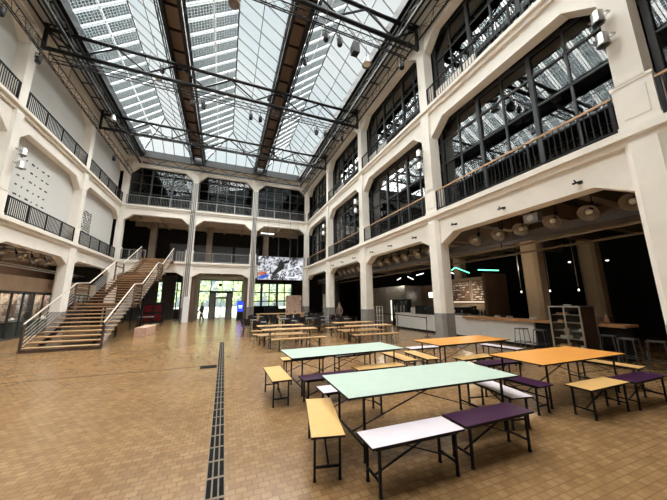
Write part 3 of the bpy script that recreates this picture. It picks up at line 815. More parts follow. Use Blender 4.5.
benches = [
 ('amber', 1.235, 3.49, PI/2-.26+.03, 'amber bench standing at the stair side end of the bigger mint table'),
 ('lilac', 1.98, 2.71, -.03, 'lilac bench in front of the bigger mint table, end to end with a purple one'),
 ('purple', 3.17, 2.72, -.01, 'purple bench in front of the bigger mint table, end to end with a lilac one'),
 ('lilac', 4.23, 3.48, PI/2-.20, 'lilac bench across the bar side end of the bigger mint table'),
 ('lilac', 2.08, 4.40, 0, 'lilac bench half hidden behind the bigger mint table'),
 ('purple', 1.98, 5.18, .02, 'purple bench between the two mint tables'),
 ('amber', 3.22, 5.43, -.03, 'amber bench between the two mint tables, beyond the purple one'),
 ('amber', 1.06, 5.73, PI/2+.01, 'amber bench standing at the stair side end of the mint table farther back'),
 ('amber', 4.24, 6.15, PI/2-.05, 'amber bench across the bar side end of the farther mint table'),
 ('amber', 4.87, 6.08, PI/2-.09, 'amber bench across the end of the orange table by the column'),
 ('amber', 1.97, 7.0, 0, 'amber bench behind the farther mint table at its stair side end'),
 ('lilac', 3.32, 6.96, .06, 'lilac bench behind the farther mint table'),
 ('lilac', 5.76, 7.0, -.05, 'lilac bench behind the orange table by the column'),
 ('lilac', 7.95, 6.15, PI/2+.12, 'lilac bench across the bar side end of the orange table by the column'),
 ('amber', 5.93, 5.33, .03, 'amber bench in front of the orange table by the column'),
 ('purple', 5.97, 4.70, -.04, 'purple bench behind the orange table at the display case'),
 ('purple', 5.0, 3.70, PI/2+.03, 'purple bench between the bigger mint table and the orange table'),
 ('amber', 8.05, 3.70, PI/2+.09, 'amber bench across the bar side end of the orange table at the display case'),
 ('amber', 5.945, 2.89, 0, 'amber bench in front of the orange table at the display case'),
 ('purple', 7.13, 2.84, 0, 'purple bench in front of the orange table at the display case, touching an amber one'),
]
for c, x, y, r, lb in benches: dup(BN[c], (x, y, 0), r, lb, 'low folding benches with coloured tops')

def beer(name, cat, L, W, H):
    o = thing(name, 'x', cat)
    t = MB().box(-L/2, L/2, -W/2, W/2, H-.028, H); t.build('table_top' if cat == 'table' else 'seat', 'beer', o, bevel=.006)
    for sx in (-1, 1):
        x = sx*(L/2-.30); y = W/2-.06
        lg = MB()
        for sy in (-1, 1): lg.bar((x, sy*y, 0), (x, sy*y*.8, H-.03), .035, .02)
        lg.box(x-.015, x+.015, -y*.9, y*.9, H*.35, H*.35+.03)
        lg.build('leg_frame', 'black', o)
        MB().bar((x, 0, H*.37), (x-sx*.32, 0, H-.03), .025, .015).build('stay', 'black', o)
    b = MB(); b.box(-L/2+.1, L/2-.1, -.03, .03, H-.05, H-.028); b.build('batten', 'beer', o)
    return o
BT = beer('beer_table', 'table', 2.2, .62, .75); BB = beer('beer_bench', 'bench', 2.2, .25, .46)
for x, y, lb in ((2.6, 11.42, 'wooden beer table nearest the mint tables, in line with the long drain'), (2.6, 13.3, 'wooden beer table behind the first one, before the black chairs'),
                 (6.3, 11.42, 'wooden beer table beside the column, facing the bar counter'), (6.45, 13.4, 'wooden beer table beside the column, farther from the bar benches')):
    dup(BT, (x, y, 0), -.02, lb, 'wooden beer tables')
for x, y, lb in ((2.85, 10.68, 'wooden beer bench standing in front of the first beer table by the drain'), (2.5, 12.1, 'wooden beer bench behind the first beer table by the drain'),
                 (2.35, 12.55, 'wooden beer bench before the second beer table by the drain'), (2.4, 14.1, 'wooden beer bench behind the second beer table by the drain'),
                 (6.2, 10.58, 'wooden beer bench in front of the beer table beside the column'), (6.4, 12.1, 'wooden beer bench behind the near beer table beside the column'),
                 (6.4, 12.65, 'wooden beer bench before the far beer table beside the column'), (6.3, 14.1, 'wooden beer bench behind the far beer table beside the column')):
    dup(BB, (x, y, 0), -.02, lb, 'wooden beer benches')

# cafe chairs and tables
def chair():
    o = thing('cafe_chair', 'x', 'chair')
    MB().prism([(-.21, .42), (.20, .44), (.22, .46), (.20, .465), (-.21, .45)], -.21, .21, 'x').build('seat', 'chairblack', o)
    MB().prism([(-.21, .46), (-.27, .84), (-.25, .84), (-.185, .46)], -.20, .20, 'x').build('backrest', 'chairblack', o)
    for sx in (-1, 1):
        for y0, y1 in ((.17, .22), (-.17, -.25)): MB().tube((sx*.17, y0, .43), (sx*.20, y1, 0), .014, n=6).build('leg', 'black', o)
    return o
CH = chair()
def cafe_table():
    o = thing('cafe_table', 'x', 'table')
    MB().box(-.38, .38, -.38, .38, .71, .735).build('table_top', 'tabletop', o)
    MB().tube((0,0,.02), (0,0,.71), .035).build('column', 'black', o)
    b = MB(); b.box(-.28, .28, -.03, .03, 0, .03); b.box(-.03, .03, -.28, .28, 0, .03); b.build('foot', 'black', o)
    return o
CT = cafe_table()
tabs = [(1.9, 16.0), (3.7, 16.2), (5.5, 16.1), (7.2, 16.4), (1.9, 18.1), (3.7, 18.3), (5.5, 18.2), (7.1, 19.6), (2.6, 21.9), (4.4, 22.0), (6.2, 21.9), (7.6, 23.7)]
k = 0; rowname = ['first', 'second', 'third']
for i, (x, y) in enumerate(tabs):
    rw = 0 if i < 4 else (1 if i < 8 else 2); cn = ordw[i if i < 4 else (i-4 if i < 8 else i-8)]
    dup(CT, (x, y, 0), .1*i, f'square grey cafe table in the {rowname[rw]} row behind the beer tables, {cn} from the drain', 'grey cafe tables')
    for j, a in enumerate((.3, 1.9, 3.4, 4.9)):
        a += .1*i; d = .62
        cx, cy = x+d*math.sin(a), y+d*math.cos(a)
        side = ['far', 'bar', 'near', 'stair'][j]
        dup(CH, (cx, cy, 0), -a+PI, f'black cafe chair on the {side} side of the {cn} grey table, {rowname[rw]} row', 'black cafe chairs')
bt = thing('long_counter_table', 'long narrow wooden standing table on posts behind the black cafe chairs', 'table', (3.9, 20.1, 0))
MB().box(-1.75, 1.75, -.2, .2, .97, 1.02).build('table_top', 'beer', bt)
for x in (-1.6, -.2, 1.6): MB().box(x-.07, x+.07, -.12, .12, 0, .97).build('leg', 'beer', bt)

# ------------------------------------------------------------------ bar
CX = 11.3
cb = thing('bar_counter', 'long white bar counter with dark kick strip behind the cream columns', 'counter', (CX, 11.1, 0))
MB().box(0, .75, -3.9, 5.4, .12, .98).build('front', 'counter', cb)
MB().box(.06, .7, -3.85, 5.35, 0, .12).build('kick', 'black', cb)
MB().box(-.02, .8, -.5, 5.42, .98, 1.02).build('counter_top', 'counter', cb)
wt = thing('bar_worktop', 'thick wooden bar top continuing the white counter past the display case', 'bar top', (11.2, 7.4, 0))
MB().box(-.05, .75, -2.9, 3.15, .985, 1.07).build('top_board', 'barwood', wt, bevel=.01)
MB().box(.1, .6, -2.8, -.25, 0, .985).build('base_cabinet', 'dark2', wt)
# glass display case
dc = thing('display_case', 'silver framed glass display case with two columns of shelves in front of the bar', 'display case', (10.28, 5.56, 0))
wx, wy, hz = .80, .86, 1.64
fr = MB()
for x in (0, wx):
    for y in (-wy/2, wy/2): fr.box(x-.02, x+.02, y-.02, y+.02, .08, hz)
fr.box(-.02, .02, -.018, .018, .08, hz)
for z in (.08, hz-.04):
    for x in (0, wx): fr.box(x-.02, x+.02, -wy/2, wy/2, z, z+.04)
    for y in (-wy/2, wy/2): fr.box(0, wx, y-.02, y+.02, z, z+.04)
fr.build('case_frame', 'silver', dc, bevel=.004)
MB().box(.03, wx-.03, -wy/2+.0, -wy/2+.015, .1, hz-.02).build('side_panel', 'casepanel', dc)
MB().box(wx-.015, wx, -wy/2, wy/2, .1, hz).box(.0, wx, -wy/2, wy/2, hz-.01, hz+.01).box(.03, wx-.03, wy/2-.015, wy/2, .1, hz-.02).box(.03, wx-.03, -wy/2+.016, -wy/2+.024, .1, hz-.02).build('back_panel', 'dark2', dc)
MB().box(.02, wx-.02, -wy/2+.02, wy/2-.02, .1, .14).build('case_floor', 'black', dc)
for k in range(5):
    z = .35+.25*k
    MB().box(.04, wx-.03, -wy/2+.03, wy/2-.03, z, z+.012).build('shelf', 'chrome', dc)
for s, a, b in ((0, -wy/2+.02, -.018), (1, .018, wy/2-.02)):
    d_ = MB().box(-.006, .006, a, b, .12, hz-.04).build('glass_door', 'case_glass', dc)
    MB().box(-.03, -.006, (b-.05 if s == 0 else a+.02), (b-.03 if s == 0 else a+.04), .75, .95).build('handle', 'silver', d_)
for x in (.06, wx-.06):
    for y in (-wy/2+.06, wy/2-.06): MB().tube((x, y, 0), (x, y, .09), .03).build('caster', 'black', dc)
MB().box(.2, .3, -.10, .10, hz+.01, hz+.05).build('lock_block', 'chrome', dc)
rnd = random.Random(2)
pk0 = None; cnt = 0
for k in range(5):
    z = .362+.25*k
    for y, w in ((-.30, 'door nearer the tables'), (.10, 'door nearer the column'), (.27, 'door nearer the column')):
        if rnd.random() < .25: continue
        h = rnd.choice((.05, .07, .10))
        p = MB().prism([(-.08, 0), (.08, 0), (.06, h), (-.06, h)], -.07, .07, 'y').build('pastry_dish', rnd.choice(('ceramic', 'ceramic', 'tanvase')), loc=(10.28+.22+.1*rnd.random(), 5.56+y, z+.001))
        tag(p, f'small pale dish on display case shelf {k+1} from the bottom, {"beside the outer post" if y == .27 else w}', 'dish', 'dishes in the display case')
def stool():
    o = thing('bar_stool', 'x', 'stool')
    MB().box(-.17, .17, -.17, .17, .74, .775).build('seat', 'stool', o, bevel=.008)
    for sx in (-1, 1):
        for sy in (-1, 1): MB().tube((sx*.15, sy*.15, .74), (sx*.20, sy*.20, 0), .013, n=6).build('leg', 'stool', o)
    f_ = MB()
    for s in (-1, 1): f_.tube((-.2, s*.2, .27), (.2, s*.2, .27), .011, n=5); f_.tube((s*.2, -.2, .27), (s*.2, .2, .27), .011, n=5)
    f_.build('footrest', 'stool', o); return o
STL = stool()
for x, y, r, lb in ((10.75, 7.35, .1, 'thin metal bar stool before the white counter'), (10.85, 6.75, .3, 'thin metal bar stool half hidden behind the display case'), (10.9, 4.85, .2, 'metal bar stool just past the display case'),
                    (10.55, 4.25, .0, 'metal bar stool in front of the wooden bar top end'), (10.5, 3.7, .25, 'metal bar stool standing nearest to the big cream column')):
    dup(STL, (x, y, 0), r, lb, 'metal bar stools')
# things on the bar
for i, (x, y, lb) in enumerate(((11.55, 8.9, 'stack of white plates on the wooden bar top next to the white counter end'), (11.5, 8.3, 'stack of white plates on the wooden bar top, the middle stack of three'), (11.45, 7.3, 'wide stack of white plates beside the display case'))):
    o = thing('plate_stack', lb, 'plates', (x, y, 1.07), group='plate stacks on the bar')
    for k in range(4): MB().lathe([(.05, 0), (.13, .018), (.125, .026), (.04, .02)], c=(0, 0, .022*k), n=14).build('plate', 'ceramic', o, smooth=True)
for i, (x, y, lb) in enumerate(((11.6, 5.35, 'tan bottle on the wooden bar top, the one beside the display case'), (11.62, 5.1, 'tan bottle on the wooden bar top, the one farther from the display case'))):
    o = thing('bottle', lb, 'bottle', (x, y, 1.07), group='tan bottles on the bar')
    MB().lathe([(.06, 0), (.075, .03), (.07, .14), (.035, .2), (.03, .26)], n=14).build('body', 'tanvase', o, smooth=True)
    MB().lathe([(.034, .26), (.034, .29)], n=12).build('cap', 'ceramic', o)
# espresso machine, grinders, coffee jars on a back counter
bc = thing('back_counter', 'dark back counter under the menu boards', 'counter', (13.9, 12.7, 0))
MB().box(-.3, .35, -2.0, 2.4, 0, .95).build('carcass', 'brown', bc); MB().box(-.33, .36, -2.0, 2.4, .95, 1.0).build('counter_top', 'steelwall', bc)
em = thing('espresso_machine', 'wide black espresso machine on the back counter under the menu boards', 'coffee machine', (13.8, 13.0, 1.0))
MB().box(-.22, .28, -.55, .55, .06, .42).build('body', 'black', em, bevel=.02); MB().box(-.3, .28, -.52, .52, 0, .06).build('drip_tray', 'chrome', em)
MB().box(-.24, .26, -.5, .5, .42, .46).build('cup_rail', 'chrome', em)
for y in (-.28, .28): MB().tube((-.3, y, .12), (-.3, y, .26), .04).build('group_head', 'chrome', em)
for i in range(6):
    o = thing('grinder' if i < 2 else 'syrup_bottle', f'{"dark coffee grinder" if i < 2 else "dark bottle"} on the back counter, {ordw[i]} past the espresso machine', 'grinder' if i < 2 else 'bottle', (13.8, 12.2-.2*i, 1.0), group='appliances and bottles on the back counter')
    if i < 2:
        MB().box(-.1, .12, -.08, .08, 0, .32).build('body', 'black', o); MB().lathe([(.05, .32), (.09, .5), (.09, .52)], n=12).build('hopper', 'bottle', o)
    else:
        MB().lathe([(.05, 0), (.055, .02), (.055, .2), (.02, .27), (.02, .32)], n=10).build('body', 'bottle', o, smooth=True); MB().lathe([(.024, .32), (.024, .35)], n=8).build('cap', 'ceramic', o)
tag(MB().box(14.45, 14.6, 10.6, 15.0, 0, 3.25).build('wall_bar_back', 'concrete'), 'pale wall behind the espresso machine', 'wall', kind='structure')
tag(MB().box(12.9, 14.6, 10.45, 10.6, 0, 3.3).build('partition', 'brown'), 'brown partition at the end of the back counter', 'partition', kind='structure')
rnd = random.Random(8)
for i, y0 in enumerate((11.0, 12.8)):
    o = thing('menu_board', f'dark brown menu board with chalk writing, {"beside the brown partition" if i == 0 else "next to the cream column"}', 'menu board', (14.42, y0+.8, 2.42))
    MB().box(-.02, .02, -.82, .82, -.62, .62).build('board', 'brown', o)
    MB().box(-.03, .02, -.86, -.82, -.65, .65).box(-.03, .02, .82, .86, -.65, .65).build('board_frame', 'chrome', o)
    t = MB()
    for r_ in range(8):
        y = -.72
        while y < .6:
            w_ = rnd.uniform(.06, .3)
            if rnd.random() < .6: t.box(-.03, -.02, y, min(y+w_, .75), .5-r_*.15, .53-r_*.15+rnd.choice((0, .02, .05)))
            y += w_+.07
    t.build('lettering', 'ceramic', o)
ls = thing('under_shelf_lamp', 'warm strip lamp under the menu boards', 'lamp', (14.3, 12.7, 1.74))
MB().box(-.04, .04, -1.7, 1.7, -.015, .015).build('diffuser', 'warmstrip', ls); MB().box(-.05, .05, -1.72, 1.72, .015, .05).build('housing', 'black', ls)
wl_ = thing('wall_light', 'small square lit wall light on the brown wall beside the cream column', 'wall light', (14.56, 16.5, 2.26))
MB().box(-.03, .0, -.2, .2, -.2, .2).build('diffuser', 'ledwhite', wl_); MB().box(-.02, .03, -.22, .22, -.22, .22).build('housing', 'black', wl_)
# kitchen block, fridge, shelf trolley, counter display
tag(MB().box(13.0, 15.0, 17.6, 22.4, 0, 3.0).box(12.97, 13.0, 18.2, 18.24, 0, 3.0).box(12.97, 13.0, 20.2, 20.24, 0, 3.0).build('wall_kitchen', 'steelwall'), 'grey steel kitchen wall behind the bar', 'wall', kind='structure')
tag(MB().box(14.6, 14.8, 15.0, 17.6, 0, 3.0).build('wall_bar_brown', 'brown'), 'brown wall between steel kitchen and menu boards', 'wall', kind='structure')
fg = thing('drinks_fridge', 'dark glass drinks fridge with lit edge against the steel kitchen wall', 'fridge', (12.5, 17.7, 0))
MB().box(.0, .38, -1.0, 1.0, 0, 1.95).build('cabinet', 'black', fg)
MB().box(-.03, .0, 1.0, 1.12, .3, 1.9).build('lit_edge', 'fridgelight', fg)
for y in (-.5, .5): MB().box(-.02, 0, y-.46, y+.46, .2, 1.85).build('glass_door', 'bottle', fg)
for y in (-.6, -.2, .3, .6): MB().box(-.03, -.022, y-.08, y+.08, .5, 1.5).build('bottle_row', 'exh2', fg)
tr = thing('shelf_trolley', 'slim white wire shelf trolley beside the cream column', 'trolley', (9.95, 16.6, 0))
for x in (-.22, .22):
    for y in (-.2, .2): MB().box(x-.02, x+.02, y-.02, y+.02, .06, 1.5).build('post', 'pale', tr)
for z in (.15, .5, .85, 1.2, 1.45): MB().box(-.22, .22, -.2, .2, z, z+.02).build('shelf', 'chrome', tr)
for x in (-.19, .19): MB().box(x-.03, x+.03, -.2, .2, 0, .07).build('caster', 'black', tr)
cd = thing('counter_vitrine', 'low black glass vitrine standing on the white bar counter', 'vitrine', (11.6, 13.3, 1.02))
MB().box(-.25, .3, -1.1, 1.1, 0, .12).build('base', 'black', cd); MB().box(-.25, .3, -1.1, 1.1, .5, .53).build('top', 'black', cd)
MB().box(-.25, -.24, -1.08, 1.08, .12, .5).build('front_glass', 'bottle', cd)
for y in (-1.08, 0, 1.08): MB().box(-.24, .28, y-.015, y+.015, .12, .5).build('post', 'chrome', cd)
for i, y in enumerate((11.9, 15.0)):
    o = thing('till_screen' if i == 0 else 'water_jar', ['small lit till screen on the white counter', 'clear water jar on the white counter near the steel kitchen'][i], 'till' if i == 0 else 'jar', (11.65, y, 1.02))
    if i == 0:
        MB().box(-.02, .02, -.17, .17, .3, .58).build('display', 'screenwhite', o); MB().box(-.03, .03, -.03, .03, .02, .3).build('stem', 'black', o); MB().box(-.1, .1, -.12, .12, 0, .02).build('base', 'black', o)
    else:
        MB().lathe([(.12, 0), (.14, .03), (.14, .34), (.10, .4)], n=16).build('jar_body', 'ceramic', o, smooth=True); MB().lathe([(.1, .4), (.1, .43)], n=14).build('lid', 'black', o)
# stanchions with belts
for i, (x, y) in enumerate(((9.9, 11.7), (10.6, 15.3), (10.4, 17.6))):
    o = thing('queue_post', ['black queue post in front of the counter next to the cream column', 'black queue post before the white counter near the vitrine', 'black queue post beside the shelf trolley'][i], 'queue post', (x, y, 0), group='queue posts')
    MB().tube((0, 0, .02), (0, 0, .98), .022).build('post', 'black', o); MB().lathe([(.16, 0), (.16, .015), (.04, .035)], n=16).build('base', 'black', o); MB().tube((0,0,.94), (0,0,1.0), .032).build('belt_head', 'black', o)
for (a, b_, lb) in (((9.9, 11.74), (10.58, 15.26), 'black belt stretched between the two posts by the counter'), ((10.57, 15.34), (10.42, 17.54), 'black belt stretched to the post by the trolley')):
    tag(MB().bar((*a, .96), (*b_, .96), .012, .05).build('queue_belt', 'black'), lb, 'belt')

# small black hooks on the cream beam
hk = None
for n in (1, 2, 3):
    for j, du in enumerate((1.3, 3.44, 5.5)):
        u = ROWS[n]+du; lb = f'small black hook on the cream beam, {ordw[j]} along the {["display case", "white counter", "beer table"][n-1]} bay'
        if hk is None:
            hk = thing('wall_hook', lb, 'hook', right(u, 0, 4.9), group='hooks on the cream beam')
            MB().box(-.03, 0, -.05, .05, -.04, .04).build('plate', 'black', hk); MB().path([(-.02, 0, 0), (-.16, .02, -.02), (-.20, .04, .05)], .018).build('arm', 'black', hk); MB().tube((-.16, .1, -.03), (-.16, -.08, -.03), .03).build('lamp_head', 'black', hk)
        else: c = copy_tree(hk); c.location = right(u, 0, 4.9); c['label'] = lb
# ------------------------------------------------------------------ gallery lamps, ducts, LED tubes
def dome():
    o = thing('dome_lamp', 'x', 'lamp')
    T = Matrix.Rotation(R(52), 4, 'Y')
    MB().lathe([(.235, 0), (.25, .015), (.235, .03), (.20, .12), (.12, .2), (.05, .25)], n=20, mat=T, closed=False).build('reflector', 'lampmetal', o, smooth=True)
    MB().lathe([(.0, .0), (.06, .02), (.08, .09), (.045, .17)], n=12, mat=T, closed=False).build('bulb', 'ceramic', o, smooth=True)
    MB().tube(T @ Vector((0, 0, .24)), (.30, 0, .36), .05).build('socket', 'black', o)
    MB().tube((.30, 0, .34), (.30, 0, 1.15), .018, n=6).build('hanger', 'black', o)
    return o
DL = dome()
bayn = ['first bay beside the display case', 'second bay over the white counter', 'third bay over the black chairs']
for bi, ys in enumerate(((3.14, 4.03, 4.94, 5.93, 6.75, 7.75), (10.41, 11.33, 12.37, 13.2, 14.09, 15.0), (17.2, 18.1, 19.0, 19.8, 20.7, 21.7))):
    for i, y in enumerate(ys): dup(DL, (9.25, y, 4.2), 0, f'silver dome lamp under the gallery, {ordw[i]} along the {bayn[bi]}', 'dome lamps under the bar gallery')
for i, y in enumerate((16.6, 17.9, 19.2, 20.5, 21.7)): dup(DL, (-10.1, y, 4.25), PI, f'silver dome lamp over the glazed exhibition, {ordw[i]} along from the frame edge', 'dome lamps over the exhibition')
bx = thing('wall_speaker', 'square grey speaker box between the dome lamps beside the display case', 'loudspeaker', (9.25, 5.45, 4.45))
MB().box(-.14, .1, -.22, .22, -.12, .16).build('cabinet', 'greysteel', bx); MB().lathe([(.09, 0), (.1, .015)], n=16, mat=Matrix.Rotation(R(-90), 4, 'Y'), c=(-.14, 0, .02)).build('cone', 'chrome', bx); MB().box(-.04, .04, -.04, .04, .16, .9).build('bracket', 'black', bx)
g = thing('ceiling_duct', 'broad dark duct running under the bar side gallery behind the dome lamps', 'duct', (9.95, 12, 4.1)); MB().box(-.28, .28, -16, 17, -.12, .12).build('duct_run', 'greybox', g); 
for y in range(-14, 17, 4): MB().box(-.02, .02, y-.02, y+.02, .12, 1.25).build('hanger', 'black', g)
for i, (x, z) in enumerate(((9.75, 3.78), (10.5, 3.62))):
    g = thing('light_track', f'thin grey track under the bar side gallery, the {"upper" if i == 0 else "lower"} of two', 'track', (x, 12, z)); MB().box(-.03, .03, -16, 17, -.03, .03).build('rail', 'concrete', g)
    for y in range(-13, 17, 4): MB().box(-.012, .012, y-.012, y+.012, .03, 5.4-z).build('hanger', 'black', g)
for i, (x, z) in enumerate(((-10.75, 3.95), (-11.15, 3.9))):
    g = thing('light_track', f'thin pale track over the exhibition, the one {"beside the columns" if i == 0 else "closer to the exhibits"}', 'track', (x, 19, z)); MB().box(-.03, .03, -10, 9, -.03, .03).build('rail', 'steelwall', g)
    for y in range(-9, 9, 3): MB().box(-.012, .012, y-.012, y+.012, .03, 5.4-z).build('hanger', 'black', g)
for i, (a, b_, mt) in enumerate((((12.0, 11.75, 3.55), (12.5, 12.02, 3.73), 'ledgreen'), ((12.6, 12.05, 3.75), (13.5, 11.9, 3.45), 'ledgreen'), ((13.4, 11.2, 3.55), (14.4, 10.7, 3.5), 'ledgreen'), ((12.4, 12.6, 3.6), (13.3, 12.9, 3.5), 'ledwhite'),
                             ((13.0, 18.5, 3.5), (12.4, 17.2, 3.55), 'ledwhite'), ((12.6, 16.6, 3.6), (13.4, 17.0, 3.45), 'ledwhite'), ((12.6, 15.6, 3.62), (12.2, 14.4, 3.62), 'ledwhite'))):
    o = thing('tube_lamp', f'{"green" if mt == "ledgreen" else "white"} glowing tube lamp above the bar, {ordw[i]} in the zigzag counted from the display case', 'tube lamp', a, group='tube lamps above the bar')
    MB().tube((0,0,0), Vector(b_)-Vector(a), .028).build('tube', mt, o)
    m_ = (Vector(b_)-Vector(a))/2; MB().tube(m_, m_+Vector((0,0,5.4-a[2]-m_.z)), .008, n=4).build('hanger', 'black', o)
for i, (x, y) in enumerate(((12.0, 7.98), (12.0, 6.85), (12.1, 5.95))):
    o = thing('pendant_lamp', f'bare bulb pendant on a long cord over the wooden bar, {ordw[i]} from the menu boards', 'pendant lamp', (x, y, 2.18), group='pendants over the bar')
    MB().lathe([(.0, -.03), (.024, -.012), (.024, .015), (.012, .05)], n=12).build('bulb', 'bulb', o, smooth=True)
    MB().tube((0, 0, .05), (0, 0, .13), .018).build('socket', 'black', o); MB().tube((0, 0, .13), (0, 0, 3.2), .010, n=5).build('cord', 'greysteel', o)
for i, (x, y, z) in enumerate(((14.5, 7.3, 3.5), (15.5, 6.4, 3.5), (15.5, 4.6, 3.6))):
    o = thing('ceiling_spot', f'tiny lit ceiling spot in the black space behind the bar, {ordw[i]} from the pendants', 'spotlight', (x, y, z), group='ceiling spots behind the bar')
    MB().lathe([(.05, 0), (.05, .03)], n=12).build('lens', 'bulb', o); MB().lathe([(.06, .03), (.06, .16), (.02, .2)], n=12).build('housing', 'black', o); MB().tube((0,0,.2), (0,0,1.9), .01, n=4).build('hanger', 'black', o)
for i, (x, y) in enumerate(((13.5, 8.25), (16.2, 15.1), (13.5, 2.35), (17.3, 7.8), (12.6, 23.4))):
    o = thing('column', f'dim inner concrete column {["behind the plate stacks", "near the kitchen", "far inside", "deep behind the bar", "by the steel kitchen"][i]}', 'column', (x, y, 0), kind='structure')
    MB().prism(octo(0, 0, .36, .13), 1.0, 5.3, 'z').build('shaft', 'beige', o); MB().prism(octo(0, 0, .365, .13), 0, 1.0, 'z').build('plinth', 'plinth', o)
# black curtains and dark walls on the bar side farther back
g = MB()
g.box(10.2, 10.4, 24.4, 29, 0, 5.0); g.box(12.5, 19, 24.6, 24.8, 0, 5.0)
tag(g.build('wall_black_drape', 'dark2'), 'black partition wall behind the cafe chairs', 'wall', kind='structure')
tag(MB().box(10.05, 10.19, 25.4, 28.3, 0, 2.6).build('picture_board', 'poster_grey'), 'grey blotchy picture board on the black wall beyond the cafe chairs', 'picture board')

# ------------------------------------------------------------------ exhibition behind glass on the stair side
window(left, 9.5, 22.3, .9, 0, 2.5, 'gridded glass front of the exhibition beside the stair', 7, 2, (.95, 1.8), slim=.45, mats=('winframe', 'clear'))
window(left, 23.1, 29.0, .9, 0, 2.5, 'gridded glass front behind the staircase', 4, 2, (.95, 1.8), slim=.45, mats=('winframe', 'clear'))
tag(MB(left).box(ROWS[2], 29.2, .8, 1.1, 2.5, 3.3).build('lintel', 'tan'), 'tan fascia above the exhibition glass', 'fascia', kind='structure')
tag(MB(left).box(9, 29.2, 4.2, 4.4, 0, 5.3).build('wall_exhibition', 'brown'), 'brown rear wall of the exhibition', 'wall', kind='structure')
for i, (u, d, w, h, z, mt) in enumerate(((18.6, 2.2, 1.3, 1.9, .5, 'exh1'), (20.0, 2.2, 1.3, 1.8, .6, 'exh2'), (21.4, 2.0, 1.3, 1.9, .5, 'exh1'), (22.9, 2.3, 1.4, 1.9, .5, 'exh2'), (24.3, 1.9, 1.3, 1.9, .5, 'exh1'), (25.8, 2.1, 1.2, 1.9, .5, 'exh2'), (27.2, 2.0, 1.4, 1.9, .5, 'exh1'))):
    o = thing('exhibit_board', f'blotchy {"warm" if mt == "exh1" else "cool grey"} exhibition panel behind the glass, {ordw[i]} from the frame edge', 'exhibit', left(u, 2.0+(i%2)*.3, 0), group='exhibition panels behind glass')
    MB().box(-.04, .04, -w/2, w/2, z, z+h).build('panel', mt, o)
    MB().box(-.15, .15, -w/2, -w/2+.05, 0, z).box(-.15, .15, w/2-.05, w/2, 0, z).build('foot', 'black', o)
for i, u in enumerate((18.7, 20.8, 22.9, 25.0)):
    o = thing('exhibit_plinth', f'dark green display bench inside the exhibition glass, {ordw[i]} from the frame edge', 'display bench', left(u, 1.2, 0), group='display benches behind glass')
    MB().box(-.2, .2, -.98, .98, 0, .8).build('body', 'greenpanel', o); MB().box(-.22, .22, -1.0, 1.0, .8, .84).build('top', 'black', o)
    MB().lathe([(.0, .0), (.12, .02), (.14, .14), (.0, .26)], c=(0, .3*(-1)**i, .84), n=12).build('white_object', 'ceramic', o, smooth=True)

# ------------------------------------------------------------------ entrance
DY = 34.0
g = MB().box(-3.1, -2.75, YF+.4, 36, 0, 4.6).box(2.0, 2.35, YF+.4, 36, 0, 4.6)
tag(g.build('wall_entrance', 'brown'), 'brown side walls of the entrance passage', 'wall', kind='structure')
tag(MB().box(-2.75, 2.0, YF+.45, 36, 4.45, 4.6).build('ceiling_entrance', 'concrete'), 'ceiling of the entrance passage', 'ceiling', kind='structure')
e = thing('window_60', 'tall bright glazing above and beside the entrance doors', 'window', (0, DY+.6, 0), kind='structure')
g = MB()
for x in (-2.72, -1.5, .9, 1.95): g.box(x-.04, x+.04, -.05, .05, 0, 4.45)
for z in (3.05, 4.4): g.box(-2.72, 1.97, -.05, .05, z-.05, z+.05)
g.box(-.33, -.27, -.04, .04, 3.1, 4.4); g.build('window_frame', 'winframe', e)
MB().box(-2.7, 1.95, -.006, .006, .05, 4.4).build('window_glass', 'clear', e)
o = thing('door_1', 'dark framed glass entrance vestibule with pale double doors', 'door', (-.33, DY, 0), kind='structure')
g = MB()
for x in (-1.2, -.62, .62, 1.2): g.box(x-.05, x+.05, -.06, .06, 0, 3.05)
g.box(-1.25, 1.25, -.06, .06, 2.85, 3.08); g.box(-.62, .62, -.05, .05, 2.3, 2.42); g.box(-1.25, 1.25, .5, .6, 2.9, 3.05); g.box(-1.25, 1.25, -.05, .55, 3.05, 3.1)
g.build('door_frame', 'winframe', o)
MB().box(-1.15, -.67, -.02, .02, 0, 2.85).box(.67, 1.15, -.02, .02, 0, 2.85).build('side_panel', 'vestibule', o)
for s in (-1, 1):
    dl = MB(); x0, x1 = (-.57, -.01) if s < 0 else (.01, .57)
    dl.box(x0, x0+.06, -.03, .03, .02, 2.28); dl.box(x1-.06, x1, -.03, .03, .02, 2.28); dl.box(x0, x1, -.03, .03, .02, .14); dl.box(x0, x1, -.03, .03, 2.2, 2.3)
    d_ = dl.build('door_leaf', 'pale', o)
    MB().box(x0+.06, x1-.06, -.005, .005, .14, 2.2).build('door_glass', 'clear', d_)
    MB().tube((s*.10, -.07, .9), (s*.10, -.07, 1.4), .015, n=6).build('handle', 'chrome', d_)
b = thing('exit_box', 'small dark box hanging over the entrance doors', 'sign', (-.5, DY-.6, 3.75)); MB().box(-.16, .16, -.06, .06, -.15, .15).build('box', 'black', b); MB().tube((0,0,.15), (0,0,.7), .012, n=5).build('hanger', 'black', b)
tt = thing('info_totem', 'bright blue lit information totem beside the entrance', 'totem', (1.62, 30.6, 0))
MB().box(-.32, .32, -.08, .08, .05, 1.95).build('casing', 'black', tt); MB().box(-.30, .30, -.1, -.08, .85, 1.9).build('display', 'blue', tt)
w_ = MB()
for k in range(3): w_.box(-.2+.04*k, .22-.03*k, -.105, -.10, 1.38-.1*k, 1.43-.1*k+(.05 if k == 0 else 0))
w_.build('lettering', 'screenwhite', tt); MB().box(-.34, .34, -.25, .25, 0, .05).build('foot', 'black', tt)
